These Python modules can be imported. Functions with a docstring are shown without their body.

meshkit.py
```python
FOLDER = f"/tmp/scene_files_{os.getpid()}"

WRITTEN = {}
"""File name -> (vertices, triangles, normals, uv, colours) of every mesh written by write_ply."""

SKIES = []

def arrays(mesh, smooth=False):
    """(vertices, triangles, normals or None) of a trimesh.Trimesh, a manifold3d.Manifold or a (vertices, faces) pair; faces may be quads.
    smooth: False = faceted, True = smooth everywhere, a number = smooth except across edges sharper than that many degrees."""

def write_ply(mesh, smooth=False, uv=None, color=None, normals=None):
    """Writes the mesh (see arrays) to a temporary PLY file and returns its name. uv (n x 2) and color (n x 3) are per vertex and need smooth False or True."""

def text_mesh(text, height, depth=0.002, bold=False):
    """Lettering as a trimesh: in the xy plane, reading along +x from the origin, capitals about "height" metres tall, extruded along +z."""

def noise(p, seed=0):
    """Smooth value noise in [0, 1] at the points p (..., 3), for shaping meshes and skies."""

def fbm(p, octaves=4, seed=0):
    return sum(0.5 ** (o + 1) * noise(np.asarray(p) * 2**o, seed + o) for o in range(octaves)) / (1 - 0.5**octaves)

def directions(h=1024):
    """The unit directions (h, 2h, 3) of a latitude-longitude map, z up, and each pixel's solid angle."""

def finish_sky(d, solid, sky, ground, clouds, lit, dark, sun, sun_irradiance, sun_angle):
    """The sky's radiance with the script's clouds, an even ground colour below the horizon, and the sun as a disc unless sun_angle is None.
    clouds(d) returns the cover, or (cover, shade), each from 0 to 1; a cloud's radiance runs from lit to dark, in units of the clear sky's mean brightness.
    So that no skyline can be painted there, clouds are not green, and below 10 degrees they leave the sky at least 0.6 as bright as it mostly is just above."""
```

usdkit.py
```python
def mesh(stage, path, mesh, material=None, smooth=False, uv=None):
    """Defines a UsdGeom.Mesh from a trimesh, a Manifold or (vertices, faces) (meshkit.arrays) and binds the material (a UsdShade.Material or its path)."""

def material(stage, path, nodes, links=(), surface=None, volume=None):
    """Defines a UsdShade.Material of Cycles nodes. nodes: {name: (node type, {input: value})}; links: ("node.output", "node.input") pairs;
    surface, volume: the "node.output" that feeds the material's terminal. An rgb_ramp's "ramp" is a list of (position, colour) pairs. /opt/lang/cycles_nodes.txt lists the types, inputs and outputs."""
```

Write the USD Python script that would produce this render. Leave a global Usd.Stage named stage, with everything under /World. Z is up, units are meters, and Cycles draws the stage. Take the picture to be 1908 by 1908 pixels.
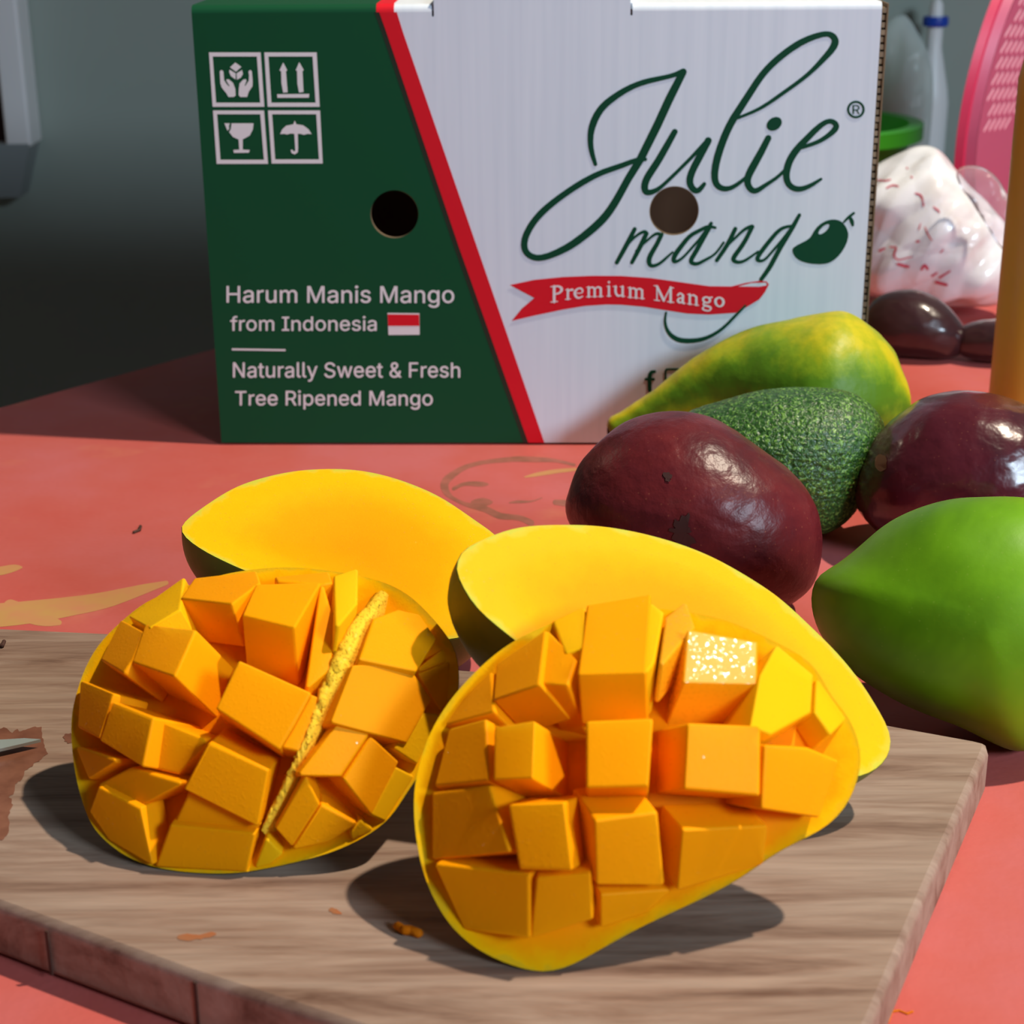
import math, glob, numpy as np, trimesh, manifold3d, shapely, usdkit, meshkit
from shapely.geometry import Polygon, Point, MultiPoint, box as sbox
from shapely.ops import unary_union
from scipy.interpolate import CubicSpline
from pxr import Usd, UsdGeom, UsdLux, UsdShade, Gf, Sdf, Vt

stage = Usd.Stage.CreateInMemory()
UsdGeom.SetStageUpAxis(stage, "Z"); UsdGeom.SetStageMetersPerUnit(stage, 1.0)
UsdGeom.Xform.Define(stage, "/World"); UsdGeom.Scope.Define(stage, "/World/Looks")

# ------------------------------------------------------------------ camera
FPX = 3200.0; PITCH = math.radians(20.5); ROLL = math.radians(0.43); EYE = np.array([0, 0, 0.325])
FW = np.array([0, math.cos(PITCH), -math.sin(PITCH)])
_up = np.cross([1.0, 0, 0], FW)
RT = math.cos(ROLL) * np.array([1.0, 0, 0]) - math.sin(ROLL) * _up
UP = np.cross(RT, FW)
cam = UsdGeom.Camera.Define(stage, "/World/camera")
cam.CreateHorizontalApertureAttr(36.0); cam.CreateVerticalApertureAttr(36.0)
FOCAL = 36.0 * FPX / 1908.0
cam.CreateFocalLengthAttr(FOCAL)
cam.CreateFStopAttr(FOCAL / 3.4); cam.CreateFocusDistanceAttr(0.70)
cam.CreateClippingRangeAttr(Gf.Vec2f(0.02, 50.0))
cam.CreateExposureAttr(0.0)
cam.AddTransformOp().Set(Gf.Matrix4d(*RT, 0, *UP, 0, *(-FW), 0, *EYE, 1))

# ------------------------------------------------------------------ lights
LAMP = np.array([1.30, 0.73, 2.60])
def aim(prim, pos, target):
    z = np.array(pos, float) - np.array(target, float); z /= np.linalg.norm(z)
    x = np.cross([0, 0, 1.0], z); x /= np.linalg.norm(x); y = np.cross(z, x)
    UsdGeom.Xformable(prim).AddTransformOp().Set(Gf.Matrix4d(*x, 0, *y, 0, *z, 0, *map(float, pos), 1))
lamp = UsdLux.SphereLight.Define(stage, "/World/unseen_ceiling_lamp_light")  # unseen lamp high at right, casts the hard shadows; cone spares the back wall
lamp.CreateRadiusAttr(0.04); lamp.CreateIntensityAttr(6200.0); lamp.CreateColorAttr(Gf.Vec3f(1.0, 0.86, 0.68))
sh = UsdLux.ShapingAPI.Apply(lamp.GetPrim()); sh.CreateShapingConeAngleAttr(19.0); sh.CreateShapingConeSoftnessAttr(0.3)
aim(lamp, LAMP, (0.08, 0.84, 0.0))
side = UsdLux.RectLight.Define(stage, "/World/unseen_side_light")  # out of view at right front, placed to light the carton face softly
side.CreateWidthAttr(0.6); side.CreateHeightAttr(0.45); side.CreateIntensityAttr(40.0); side.CreateColorAttr(Gf.Vec3f(0.66, 0.84, 1.0))
aim(side, (1.35, -0.75, 1.0), (0.0, 1.0, 0.1))
dome = UsdLux.DomeLight.Define(stage, "/World/ambient_light")
dome.CreateIntensityAttr(0.014); dome.CreateColorAttr(Gf.Vec3f(0.95, 0.95, 1.0))

fill_light = UsdLux.SphereLight.Define(stage, "/World/added_fill_light")  # added warm fill to lift the shaded cloth left of the carton
fill_light.CreateRadiusAttr(0.08); fill_light.CreateIntensityAttr(16.0); fill_light.CreateColorAttr(Gf.Vec3f(1.0, 0.80, 0.62)); aim(fill_light, (-1.6, 1.86, 1.2), (-0.2, 1.0, 0))

# ------------------------------------------------------------------ helpers
def ray(x, y): return FW + RT * ((x - 954) / FPX) - UP * ((y - 954) / FPX)
def onz(x, y, z=0.0):
    d = ray(x, y); return EYE + d * ((z - EYE[2]) / d[2])
def onplane(x, y, p, n):
    d = ray(x, y); return EYE + d * (np.dot(np.asarray(p) - EYE, n) / np.dot(d, n))
def onY(x, y, Y):
    d = ray(x, y); return EYE + d * (Y / d[1])
def unit(v): v = np.asarray(v, float); return v / np.linalg.norm(v)
def zc(pts, ox, oy, s): return [(ox + p[0] / s, oy + p[1] / s) + tuple(q / s for q in p[2:]) for p in pts]

used = {}
def numbered(path):
    k = used.get(path, 0); used[path] = k + 1
    return path if k == 0 else f"{path}_{k:03d}"
def setd(p, **kw):
    for k, v in kw.items():
        if v: p.SetCustomDataByKey(k, v)
LOC = {}
def thing(name, label, cat, loc=(0, 0, 0), group=None, kind=None):
    path = numbered("/World/" + name)
    x = UsdGeom.Xform.Define(stage, path); x.AddTranslateOp().Set(Gf.Vec3d(*map(float, loc)))
    LOC[path] = np.asarray(loc, float)
    setd(x.GetPrim(), label=label, category=cat, group=group, kind=kind)
    return path
def obj(name, mesh, mat, parent=None, smooth=40, label=None, cat=None, group=None, kind=None, rho=None):
    path = numbered((parent or "/World") + "/" + name)
    base = LOC.get("/".join(path.split("/")[:3]), np.zeros(3))
    if hasattr(mesh, "to_mesh") or isinstance(mesh, tuple):
        v, f, _ = meshkit.arrays(mesh, False)
    else:
        v, f = np.array(mesh.vertices), np.array(mesh.faces)
    m = usdkit.mesh(stage, path, (v - base, f), M[mat], smooth=smooth)
    if rho is not None:
        UsdGeom.PrimvarsAPI(m).CreatePrimvar("rho", Sdf.ValueTypeNames.FloatArray, "vertex").Set(Vt.FloatArray.FromNumpy(np.asarray(rho, np.float32)))
    setd(m.GetPrim(), label=label, category=cat, group=group, kind=kind)
    return path

def tm(v, f): return trimesh.Trimesh(np.asarray(v, float), np.asarray(f, int), process=False)
def cat(ms): return trimesh.util.concatenate([trimesh.Trimesh(m.vertices, m.faces, process=False) for m in ms])
def boxm(lo, hi, M4=None):
    b = trimesh.creation.box(bounds=np.array([lo, hi], float))
    if M4 is not None: b.apply_transform(M4)
    return b
def rbox(lo, hi, r, seg=12):
    lo, hi = np.array(lo, float) + r, np.array(hi, float) - r
    s = manifold3d.Manifold.sphere(r, seg)
    ps = [s.translate([x, y, z]) for x in (lo[0], hi[0]) for y in (lo[1], hi[1]) for z in (lo[2], hi[2])]
    return manifold3d.Manifold.batch_hull(ps)
def hullpts(pts, r, seg=8):
    s = manifold3d.Manifold.sphere(r, seg)
    return manifold3d.Manifold.batch_hull([s.translate(list(map(float, p))) for p in pts])
def lathe(profile, seg=64, axis_pt=(0, 0, 0)):
    p = np.array(profile, float); a = np.arange(seg) * 2 * np.pi / seg
    v = np.stack([p[:, None, 0] * np.cos(a), p[:, None, 0] * np.sin(a), np.broadcast_to(p[:, None, 1], (len(p), seg))], -1).reshape(-1, 3)
    f = []
    for i in range(len(p) - 1):
        for j in range(seg):
            k = (j + 1) % seg
            f += [[i * seg + j, i * seg + k, (i + 1) * seg + k], [i * seg + j, (i + 1) * seg + k, (i + 1) * seg + j]]
    return tm(v + np.asarray(axis_pt), f)
def catmull(pts, n=14, closed=False):
    p = np.array(pts, float)
    t = np.concatenate([[0], np.cumsum(np.maximum(np.linalg.norm(np.diff(np.vstack([p, p[:1]]) if closed else p, axis=0)[:, :2], axis=1), 1e-6) ** 0.6)])
    if closed:
        cs = CubicSpline(t, np.vstack([p, p[:1]]), bc_type="periodic")
    else:
        cs = CubicSpline(t, p, bc_type="natural") if len(p) > 2 else (lambda q: p[0] + (p[1] - p[0]) * (q / t[1])[:, None])
    return cs(np.linspace(0, t[-1], n * (len(p) - 1 + closed) + (not closed))[: None if not closed else -1])
def stroke(pts, n=8, seg=6):
    """Brush stroke in the plane: points (x, y, width) -> polygon."""
    q = catmull(pts, n); q[:, 2] = np.maximum(q[:, 2], 0.5)
    c = [Point(x, y).buffer(w / 2, seg) for x, y, w in q]
    return unary_union([unary_union([a, b]).convex_hull for a, b in zip(c[:-1], c[1:])])
def polys(g): return [p for p in getattr(g, "geoms", [g]) if p.geom_type == "Polygon" and p.area > 1e-9]
def decal(g, place, simplify=0.25):
    """Flat print: shapely shape in pixels -> thin mesh; place(x, y, level 0 or 1) gives the point."""
    out = []
    for p in polys(g):
        p = p.simplify(simplify)
        for q in polys(p):
            e = trimesh.creation.extrude_polygon(q, 1.0, engine="earcut")
            v = np.array([place(a, b, c) for a, b, c in e.vertices])
            m = tm(v, e.faces)
            if np.dot(np.cross(*(v[e.faces[:, 1]] - v[e.faces[:, 0]])[:1], (v[e.faces[:, 2]] - v[e.faces[:, 0]])[0]), e.face_normals[0]) == 0: pass
            out.append(m)
    m = cat(out); m.merge_vertices(); trimesh.repair.fix_normals(m, multibody=True)
    return m
FONT = glob.glob("/opt/blender-*/*/datafiles/fonts/Inter.woff2")[0]
def text_shape(text, bold=1, size=120, rnd=2.0):
    from PIL import Image, ImageDraw, ImageFont
    font = ImageFont.truetype(FONT, size)
    x0, y0, x1, y1 = font.getbbox(text, anchor="ls", stroke_width=bold)
    im = Image.new("L", (x1 - x0 + 8, y1 - y0 + 8))
    ImageDraw.Draw(im).text((4 - x0, 4 - y0), text, 255, font, anchor="ls", stroke_width=bold)
    on = np.pad(np.asarray(im) > 127, ((0, 0), (1, 1))).astype(np.int8)
    r, s = np.nonzero(np.diff(on, axis=1) == 1); e = np.nonzero(np.diff(on, axis=1) == -1)[1]
    g = unary_union(list(shapely.box(s, r, e, r + 1)))
    g = g.buffer(0.7).buffer(-0.7 - rnd).buffer(rnd).simplify(0.5)
    return shapely.affinity.translate(g, 0, -(4 - y0)), size * 0.727 + bold   # baseline at y = 0 (down positive), cap height
def fit_text(text, x0, x1, ybase, cap, ybase2=None, bold=1):
    g, ch = text_shape(text, bold); b = g.bounds
    sx, sy = (x1 - x0) / (b[2] - b[0]), cap / ch
    k = ((ybase2 if ybase2 is not None else ybase) - ybase) / (x1 - x0)
    return shapely.affinity.affine_transform(g, [sx, 0, k * sx, sy, x0 - b[0] * sx, ybase - k * b[0] * sx])

# ------------------------------------------------------------------ materials
M = {}
def mat(name, nodes, links=(), surface="p.BSDF", volume=None):
    M[name] = usdkit.material(stage, "/World/Looks/" + name, nodes, links, surface, volume)
def plain(name, color, rough=0.5, **kw):
    mat(name, {"p": ("principled_bsdf", {"base_color": color, "roughness": rough, **kw})})
def noisy(name, ramp, scale=20.0, rough=0.5, detail=4.0, stretch=(1, 1, 1), rot=(0, 0, 0), bump=0.0, bscale=200.0, bdist=0.001, distortion=0.0, nrough=0.55, **kw):
    nodes = {"g": ("geometry", {}), "m": ("mapping", {"scale": stretch, "rotation": rot}), "n": ("noise_texture", {"scale": scale, "detail": detail, "roughness": nrough, "distortion": distortion}),
             "r": ("rgb_ramp", {"ramp": ramp}), "p": ("principled_bsdf", {"roughness": rough, **kw})}
    links = [("g.position", "m.vector"), ("m.vector", "n.vector"), ("n.fac", "r.fac"), ("r.color", "p.base_color")]
    if bump:
        nodes["bn"] = ("noise_texture", {"scale": bscale, "detail": 3.0}); nodes["b"] = ("bump", {"strength": bump, "distance": bdist})
        links += [("g.position", "bn.vector"), ("bn.fac", "b.height"), ("b.normal", "p.normal")]
    mat(name, nodes, links)

noisy("carton_white", [(0.3, (0.70, 0.77, 0.86)), (0.7, (0.755, 0.82, 0.905))], 60, 0.6, detail=2.0, stretch=(4, 0.3, 0.12), specular_ior_level=0.25)
plain("print_green", (0.006, 0.075, 0.030), 0.5, specular_ior_level=0.15)
plain("print_dark_green", (0.004, 0.06, 0.028), 0.5, specular_ior_level=0.15)
plain("print_red", (0.72, 0.012, 0.025), 0.5, specular_ior_level=0.15)
plain("print_dark_edge", (0.012, 0.02, 0.010), 0.5)
plain("print_white", (0.80, 0.78, 0.80), 0.55)
plain("kraft_inside", (0.26, 0.13, 0.07), 0.8)
plain("kraft_edge", (0.20, 0.13, 0.07), 0.8)
noisy("kraft_flute", [(0.3, (0.04, 0.025, 0.015)), (0.7, (0.42, 0.30, 0.18))], 90, 0.8, stretch=(1, 1, 0.25))
# tablecloth: coral with soft rose and ochre clouds, fine woven tooth
mat("cloth", {"g": ("geometry", {}), "n": ("noise_texture", {"scale": 7.0, "detail": 6.0, "roughness": 0.6}), "n2": ("noise_texture", {"scale": 300.0, "detail": 2.0}), "n3": ("noise_texture", {"scale": 18.0, "detail": 5.0}),
    "r": ("rgb_ramp", {"ramp": [(0.32, (0.51, 0.085, 0.066)), (0.5, (0.52, 0.108, 0.092)), (0.66, (0.53, 0.130, 0.132))]}),
    "r3": ("rgb_ramp", {"ramp": [(0.62, (0, 0, 0)), (0.8, (0.35, 0.35, 0.35))]}),
    "mx": ("mix_color", {"b": (0.62, 0.26, 0.12)}), "b": ("bump", {"strength": 0.25, "distance": 0.0006}), "p": ("principled_bsdf", {"roughness": 0.6, "specular_ior_level": 0.3})},
    [("g.position", "n.vector"), ("g.position", "n2.vector"), ("g.position", "n3.vector"), ("n.fac", "r.fac"), ("n3.fac", "r3.fac"), ("r3.color", "mx.fac"), ("r.color", "mx.a"), ("mx.result", "p.base_color"), ("n2.fac", "b.height"), ("b.normal", "p.normal")])
noisy("cloth_ring_print", [(0.3, (0.24, 0.09, 0.055)), (0.7, (0.40, 0.12, 0.09))], 90, 0.65)
noisy("cloth_gold_print", [(0.3, (0.50, 0.28, 0.08)), (0.7, (0.54, 0.22, 0.10))], 60, 0.65)
plain("table_wood", (0.16, 0.09, 0.05), 0.5)
# board
mat("board_wood", {"g": ("geometry", {}), "m": ("mapping", {"rotation": (0, 0, math.radians(28)), "scale": (5, 48, 30)}), "n": ("noise_texture", {"scale": 1.6, "detail": 6.0, "roughness": 0.62, "distortion": 0.6}),
    "m2": ("mapping", {"rotation": (0, 0, math.radians(28)), "scale": (40, 500, 200)}), "n2": ("noise_texture", {"scale": 1.0, "detail": 3.0}),
    "r": ("rgb_ramp", {"ramp": [(0.30, (0.15, 0.080, 0.055)), (0.43, (0.29, 0.185, 0.135)), (0.56, (0.38, 0.268, 0.205)), (0.75, (0.44, 0.325, 0.255))]}),
    "mx": ("mix_color", {"blend_type": "multiply", "fac": 0.35}), "b": ("bump", {"strength": 0.3, "distance": 0.0006}), "p": ("principled_bsdf", {"roughness": 0.55, "specular_ior_level": 0.35})},
    [("g.position", "m.vector"), ("g.position", "m2.vector"), ("m.vector", "n.vector"), ("m2.vector", "n2.vector"), ("n.fac", "r.fac"), ("r.color", "mx.a"), ("n2.fac", "mx.b"), ("mx.result", "p.base_color"), ("n2.fac", "b.height"), ("b.normal", "p.normal")])
noisy("wet_wood", [(0.3, (0.16, 0.06, 0.035)), (0.7, (0.24, 0.10, 0.06))], 120, 0.3)
noisy("dried_juice", [(0.3, (0.36, 0.11, 0.04)), (0.7, (0.28, 0.13, 0.07))], 150, 0.3)
plain("glue_line", (0.05, 0.02, 0.012), 0.7)
# mango flesh: "rho" runs from 0 in the middle to 1 at the skin (flesh is yellower next to the skin)
def flesh(name, ramp, sss=0.15, bump=0.10, rough=0.45, coat=0.0, spec=0.04, drops=0.07):
    mat(name, {"a": ("attribute", {"attribute": "rho"}), "g": ("geometry", {}), "n": ("noise_texture", {"scale": 130.0, "detail": 3.0}), "ma": ("math", {"math_type": "multiply_add", "value2": 0.16, "value3": -0.08}), "ad": ("math", {"math_type": "add"}),
        "r": ("rgb_ramp", {"ramp": ramp}), "v": ("noise_texture", {"scale": 900.0, "detail": 1.0}), "vr": ("rgb_ramp", {"ramp": [(0.55, (0, 0, 0)), (0.72, (1, 1, 1))]}), "b": ("bump", {"strength": bump, "distance": 0.0007}), "dv": ("voronoi_texture", {"scale": 330.0}), "dr": ("rgb_ramp", {"ramp": [(drops, (1, 1, 1)), (drops + .07, (0, 0, 0))]}), "b2": ("bump", {"strength": 0.9, "distance": 0.0010}),
        "p": ("principled_bsdf", {"roughness": rough, "subsurface_weight": sss, "subsurface_scale": 0.005, "subsurface_radius": (1.0, 0.9, 0.6), "coat_roughness": 0.06, "specular_ior_level": spec})},
        [("g.position", "n.vector"), ("g.position", "v.vector"), ("n.fac", "ma.value1"), ("a.fac", "ad.value1"), ("ma.value", "ad.value2"), ("ad.value", "r.fac"), ("r.color", "p.base_color"), ("v.fac", "vr.fac"), ("vr.color", "b.height"), ("b.normal", "p.normal"), ("g.position", "dv.vector"), ("dv.distance", "dr.fac"), ("dr.color", "p.coat_weight"), ("dr.color", "b2.height"), ("b2.normal", "p.coat_normal")])
ORANGE, AMBER, YELLOW, PALE = (0.95, 0.27, 0.001), (0.96, 0.36, 0.001), (0.97, 0.50, 0.002), (0.72, 0.62, 0.05)
flesh("flesh_face", [(0.0, (0.94, 0.29, 0.001)), (0.52, (0.94, 0.35, 0.001)), (0.78, (0.92, 0.44, 0.002)), (0.95, (0.86, 0.48, 0.003)), (1.0, (0.60, 0.55, 0.05))], coat=0.0, rough=0.5, bump=0.05, spec=0.05, drops=0.13)
flesh("flesh_scored", [(0.0, ORANGE), (0.7, (0.95, 0.29, 0.002)), (0.90, AMBER), (0.975, YELLOW), (1.0, (0.80, 0.48, 0.01))])
flesh("flesh_cube", [(0.0, (0.96, 0.335, 0.002)), (1.0, (0.96, 0.335, 0.002))])
flesh("flesh_cube_yellow", [(0.0, (0.93, 0.47, 0.004)), (1.0, (0.93, 0.47, 0.004))])
mat("flesh_cube_wet", {"g": ("geometry", {}), "v": ("voronoi_texture", {"scale": 620.0}), "vr": ("rgb_ramp", {"ramp": [(0.22, (1, 1, 1)), (0.46, (0, 0, 0))]}), "n": ("noise_texture", {"scale": 420.0, "detail": 2.0}), "b": ("bump", {"strength": 0.35, "distance": 0.0012}),
    "p": ("principled_bsdf", {"base_color": (0.95, 0.36, 0.004), "roughness": 0.45, "subsurface_weight": 0.2, "subsurface_scale": 0.004, "subsurface_radius": (1.0, 0.9, 0.6), "specular_ior_level": 0.25, "coat_roughness": 0.07})},
    [("g.position", "v.vector"), ("v.distance", "vr.fac"), ("vr.color", "p.coat_weight"), ("g.position", "n.vector"), ("n.fac", "b.height"), ("b.normal", "p.coat_normal")])
flesh("fibre", [(0.0, (0.95, 0.58, 0.035)), (1.0, (0.95, 0.58, 0.035))], bump=0.8, rough=0.3)
flesh("scrap", [(0.0, (0.7, 0.16, 0.004)), (1.0, (0.7, 0.16, 0.004))], bump=0.4)
def skin(name, ramp, scale, rough, spots=None, bump=0.15, bscale=350.0, coat=0.0, distortion=0.5, stretch=(1, 1, 1), bdist=0.0006):
    nodes = {"g": ("geometry", {}), "m": ("mapping", {"scale": stretch}), "n": ("noise_texture", {"scale": scale, "detail": 5.0, "roughness": 0.6, "distortion": distortion}), "r": ("rgb_ramp", {"ramp": ramp}),
        "v": ("voronoi_texture", {"scale": 300.0}), "vr": ("rgb_ramp", {"ramp": [(0.06, (1, 1, 1)), (0.16, (0, 0, 0))]}), "mx": ("mix_color", {"b": spots or (0, 0, 0)}),
        "vm": ("math", {"math_type": "multiply", "value2": 0.35 if spots else 0.0}), "bn": ("noise_texture", {"scale": bscale, "detail": 3.0}), "b": ("bump", {"strength": bump, "distance": bdist}),
        "p": ("principled_bsdf", {"roughness": rough, "coat_weight": coat, "coat_roughness": 0.15, "specular_ior_level": 0.32})}
    mat(name, nodes, [("g.position", "m.vector"), ("m.vector", "n.vector"), ("n.fac", "r.fac"), ("r.color", "mx.a"), ("g.position", "v.vector"), ("v.distance", "vr.fac"), ("vr.color", "vm.value1"), ("vm.value", "mx.fac"),
        ("mx.result", "p.base_color"), ("g.position", "bn.vector"), ("bn.fac", "b.height"), ("b.normal", "p.normal")])
skin("skin_green", [(0.3, (0.07, 0.15, 0.008)), (0.7, (0.16, 0.22, 0.012))], 25, 0.4, (0.25, 0.30, 0.05))
skin("skin_half", [(0.3, (0.085, 0.12, 0.010)), (0.7, (0.14, 0.17, 0.014))], 25, 0.45, (0.2, 0.2, 0.04))
skin("skin_red", [(0.25, (0.030, 0.006, 0.012)), (0.45, (0.090, 0.010, 0.015)), (0.62, (0.135, 0.015, 0.018)), (0.8, (0.10, 0.024, 0.022))], 22, 0.36, (0.30, 0.09, 0.05), bump=0.5, bscale=130.0, bdist=0.0016)
skin("skin_purple", [(0.25, (0.030, 0.006, 0.012)), (0.5, (0.075, 0.010, 0.018)), (0.75, (0.11, 0.016, 0.022))], 22, 0.26, (0.20, 0.06, 0.04), bump=0.55, bscale=75.0, coat=0.5, bdist=0.002)
skin("skin_big_green", [(0.25, (0.06, 0.17, 0.003)), (0.5, (0.15, 0.36, 0.005)), (0.66, (0.24, 0.40, 0.006)), (0.78, (0.42, 0.32, 0.008))], 9, 0.42, (0.20, 0.34, 0.03), bump=0.1)
mat("skin_neck", {"g": ("geometry", {}), "a": ("attribute", {"attribute": "rho"}), "n": ("noise_texture", {"scale": 26.0, "detail": 6.0, "roughness": 0.65}), "ma": ("math", {"math_type": "multiply_add", "value2": 2.2, "value3": -0.98}), "mb": ("math", {"math_type": "multiply_add", "value2": 0.75}),
    "r": ("rgb_ramp", {"ramp": [(0.15, (0.085, 0.20, 0.008)), (0.5, (0.20, 0.31, 0.010)), (0.78, (0.36, 0.38, 0.008)), (1.0, (0.52, 0.45, 0.010))]}), "bn": ("noise_texture", {"scale": 200.0, "detail": 3.0}), "b": ("bump", {"strength": 0.4, "distance": 0.0008}), "p": ("principled_bsdf", {"roughness": 0.45, "specular_ior_level": 0.3})},
    [("g.position", "n.vector"), ("n.fac", "ma.value1"), ("a.fac", "mb.value1"), ("ma.value", "mb.value3"), ("mb.value", "r.fac"), ("r.color", "p.base_color"), ("g.position", "bn.vector"), ("bn.fac", "b.height"), ("b.normal", "p.normal")])
mat("skin_avocado", {"g": ("geometry", {}), "v": ("voronoi_texture", {"scale": 330.0, "randomness": 1.0}), "n": ("noise_texture", {"scale": 520.0, "detail": 2.0, "distortion": 1.0}), "n2": ("noise_texture", {"scale": 30.0, "detail": 3.0}),
    "r": ("rgb_ramp", {"ramp": [(0.40, (0.018, 0.065, 0.012)), (0.55, (0.035, 0.12, 0.018)), (0.66, (0.17, 0.34, 0.06))]}), "b": ("bump", {"strength": 0.8, "distance": 0.0012}), "p": ("principled_bsdf", {"roughness": 0.33})},
    [("g.position", "v.vector"), ("g.position", "n.vector"), ("n.fac", "r.fac"), ("r.color", "p.base_color"), ("n.fac", "b.height"), ("b.normal", "p.normal")])
skin("skin_dark", [(0.25, (0.020, 0.008, 0.010)), (0.75, (0.045, 0.016, 0.020))], 22, 0.3, (0.08, 0.03, 0.03), bump=0.4, bscale=60.0, coat=0.6, bdist=0.002)
plain("stem", (0.045, 0.03, 0.015), 0.8)
plain("scar", (0.045, 0.012, 0.010), 0.6)
plain("scar_tan", (0.20, 0.10, 0.05), 0.8)
plain("steel", (0.50, 0.58, 0.57), 0.45, metallic=0.6)
plain("black_plastic", (0.02, 0.02, 0.02), 0.4)
# background
noisy("wall_paint", [(0.3, (0.33, 0.38, 0.33)), (0.7, (0.365, 0.41, 0.36))], 3.0, 0.8)
plain("floor_tile", (0.12, 0.12, 0.12), 0.5)
plain("white_plastic", (0.92, 0.88, 0.86), 0.4)
plain("grey_plastic", (0.30, 0.33, 0.33), 0.5)
plain("dark_panel", (0.03, 0.006, 0.008), 0.35)
plain("pink_plastic", (0.52, 0.095, 0.19), 0.4)
plain("pale_pink", (0.85, 0.50, 0.60), 0.45)
plain("pink_rim", (0.60, 0.03, 0.10), 0.4)
plain("green_plastic", (0.06, 0.55, 0.03), 0.4)
plain("blue_plastic", (0.01, 0.06, 0.45), 0.4)
plain("cap_white", (0.85, 0.87, 0.85), 0.4)
noisy("bag_white", [(0.3, (0.74, 0.76, 0.80)), (0.7, (0.84, 0.85, 0.88))], 30, 0.22, coat_weight=0.5)
plain("ink_red", (0.60, 0.07, 0.12), 0.5)
mat("clear_film", {"t": ("transparent_bsdf", {"color": (0.93, 0.96, 0.94)}), "g": ("glossy_bsdf", {"color": (1, 1, 1), "roughness": 0.25}), "d": ("diffuse_bsdf", {"color": (0.84, 0.93, 0.87)}),
    "f": ("fresnel", {"IOR": 1.22}), "m1": ("mix_closure", {"fac": 0.62}), "m2": ("mix_closure", {})}, [("t.BSDF", "m1.closure1"), ("d.BSDF", "m1.closure2"), ("f.fac", "m2.fac"), ("m1.closure", "m2.closure1"), ("g.BSDF", "m2.closure2")], surface="m2.closure")
mat("thin_film", {"t": ("transparent_bsdf", {"color": (0.97, 0.95, 0.97)}), "g": ("glossy_bsdf", {"color": (1, 1, 1), "roughness": 0.2}), "d": ("diffuse_bsdf", {"color": (0.85, 0.75, 0.82)}),
    "f": ("fresnel", {"IOR": 1.2}), "m1": ("mix_closure", {"fac": 0.16}), "m2": ("mix_closure", {})}, [("t.BSDF", "m1.closure1"), ("d.BSDF", "m1.closure2"), ("f.fac", "m2.fac"), ("m1.closure", "m2.closure1"), ("g.BSDF", "m2.closure2")], surface="m2.closure")
mat("amber_shell", {"p": ("principled_bsdf", {"base_color": (0.88, 0.50, 0.08), "roughness": 0.35})})
plain("amber_liquid", (0.60, 0.22, 0.005), 0.4)
plain("dark_leaf", (0.06, 0.02, 0.012), 0.7)

# ------------------------------------------------------------------ setting
WY = 1.95
obj("wall_back", boxm((-2.2, WY, -0.75), (2.2, WY + 0.1, 1.9)), "wall_paint", smooth=False, label="plain grey-green wall behind the table, in shade at the left", cat="wall", kind="structure")
obj("floor", boxm((-2.2, -1.2, -0.80), (2.2, WY, -0.75)), "floor_tile", smooth=False, label="dark floor under the table", cat="floor", kind="structure")

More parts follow.
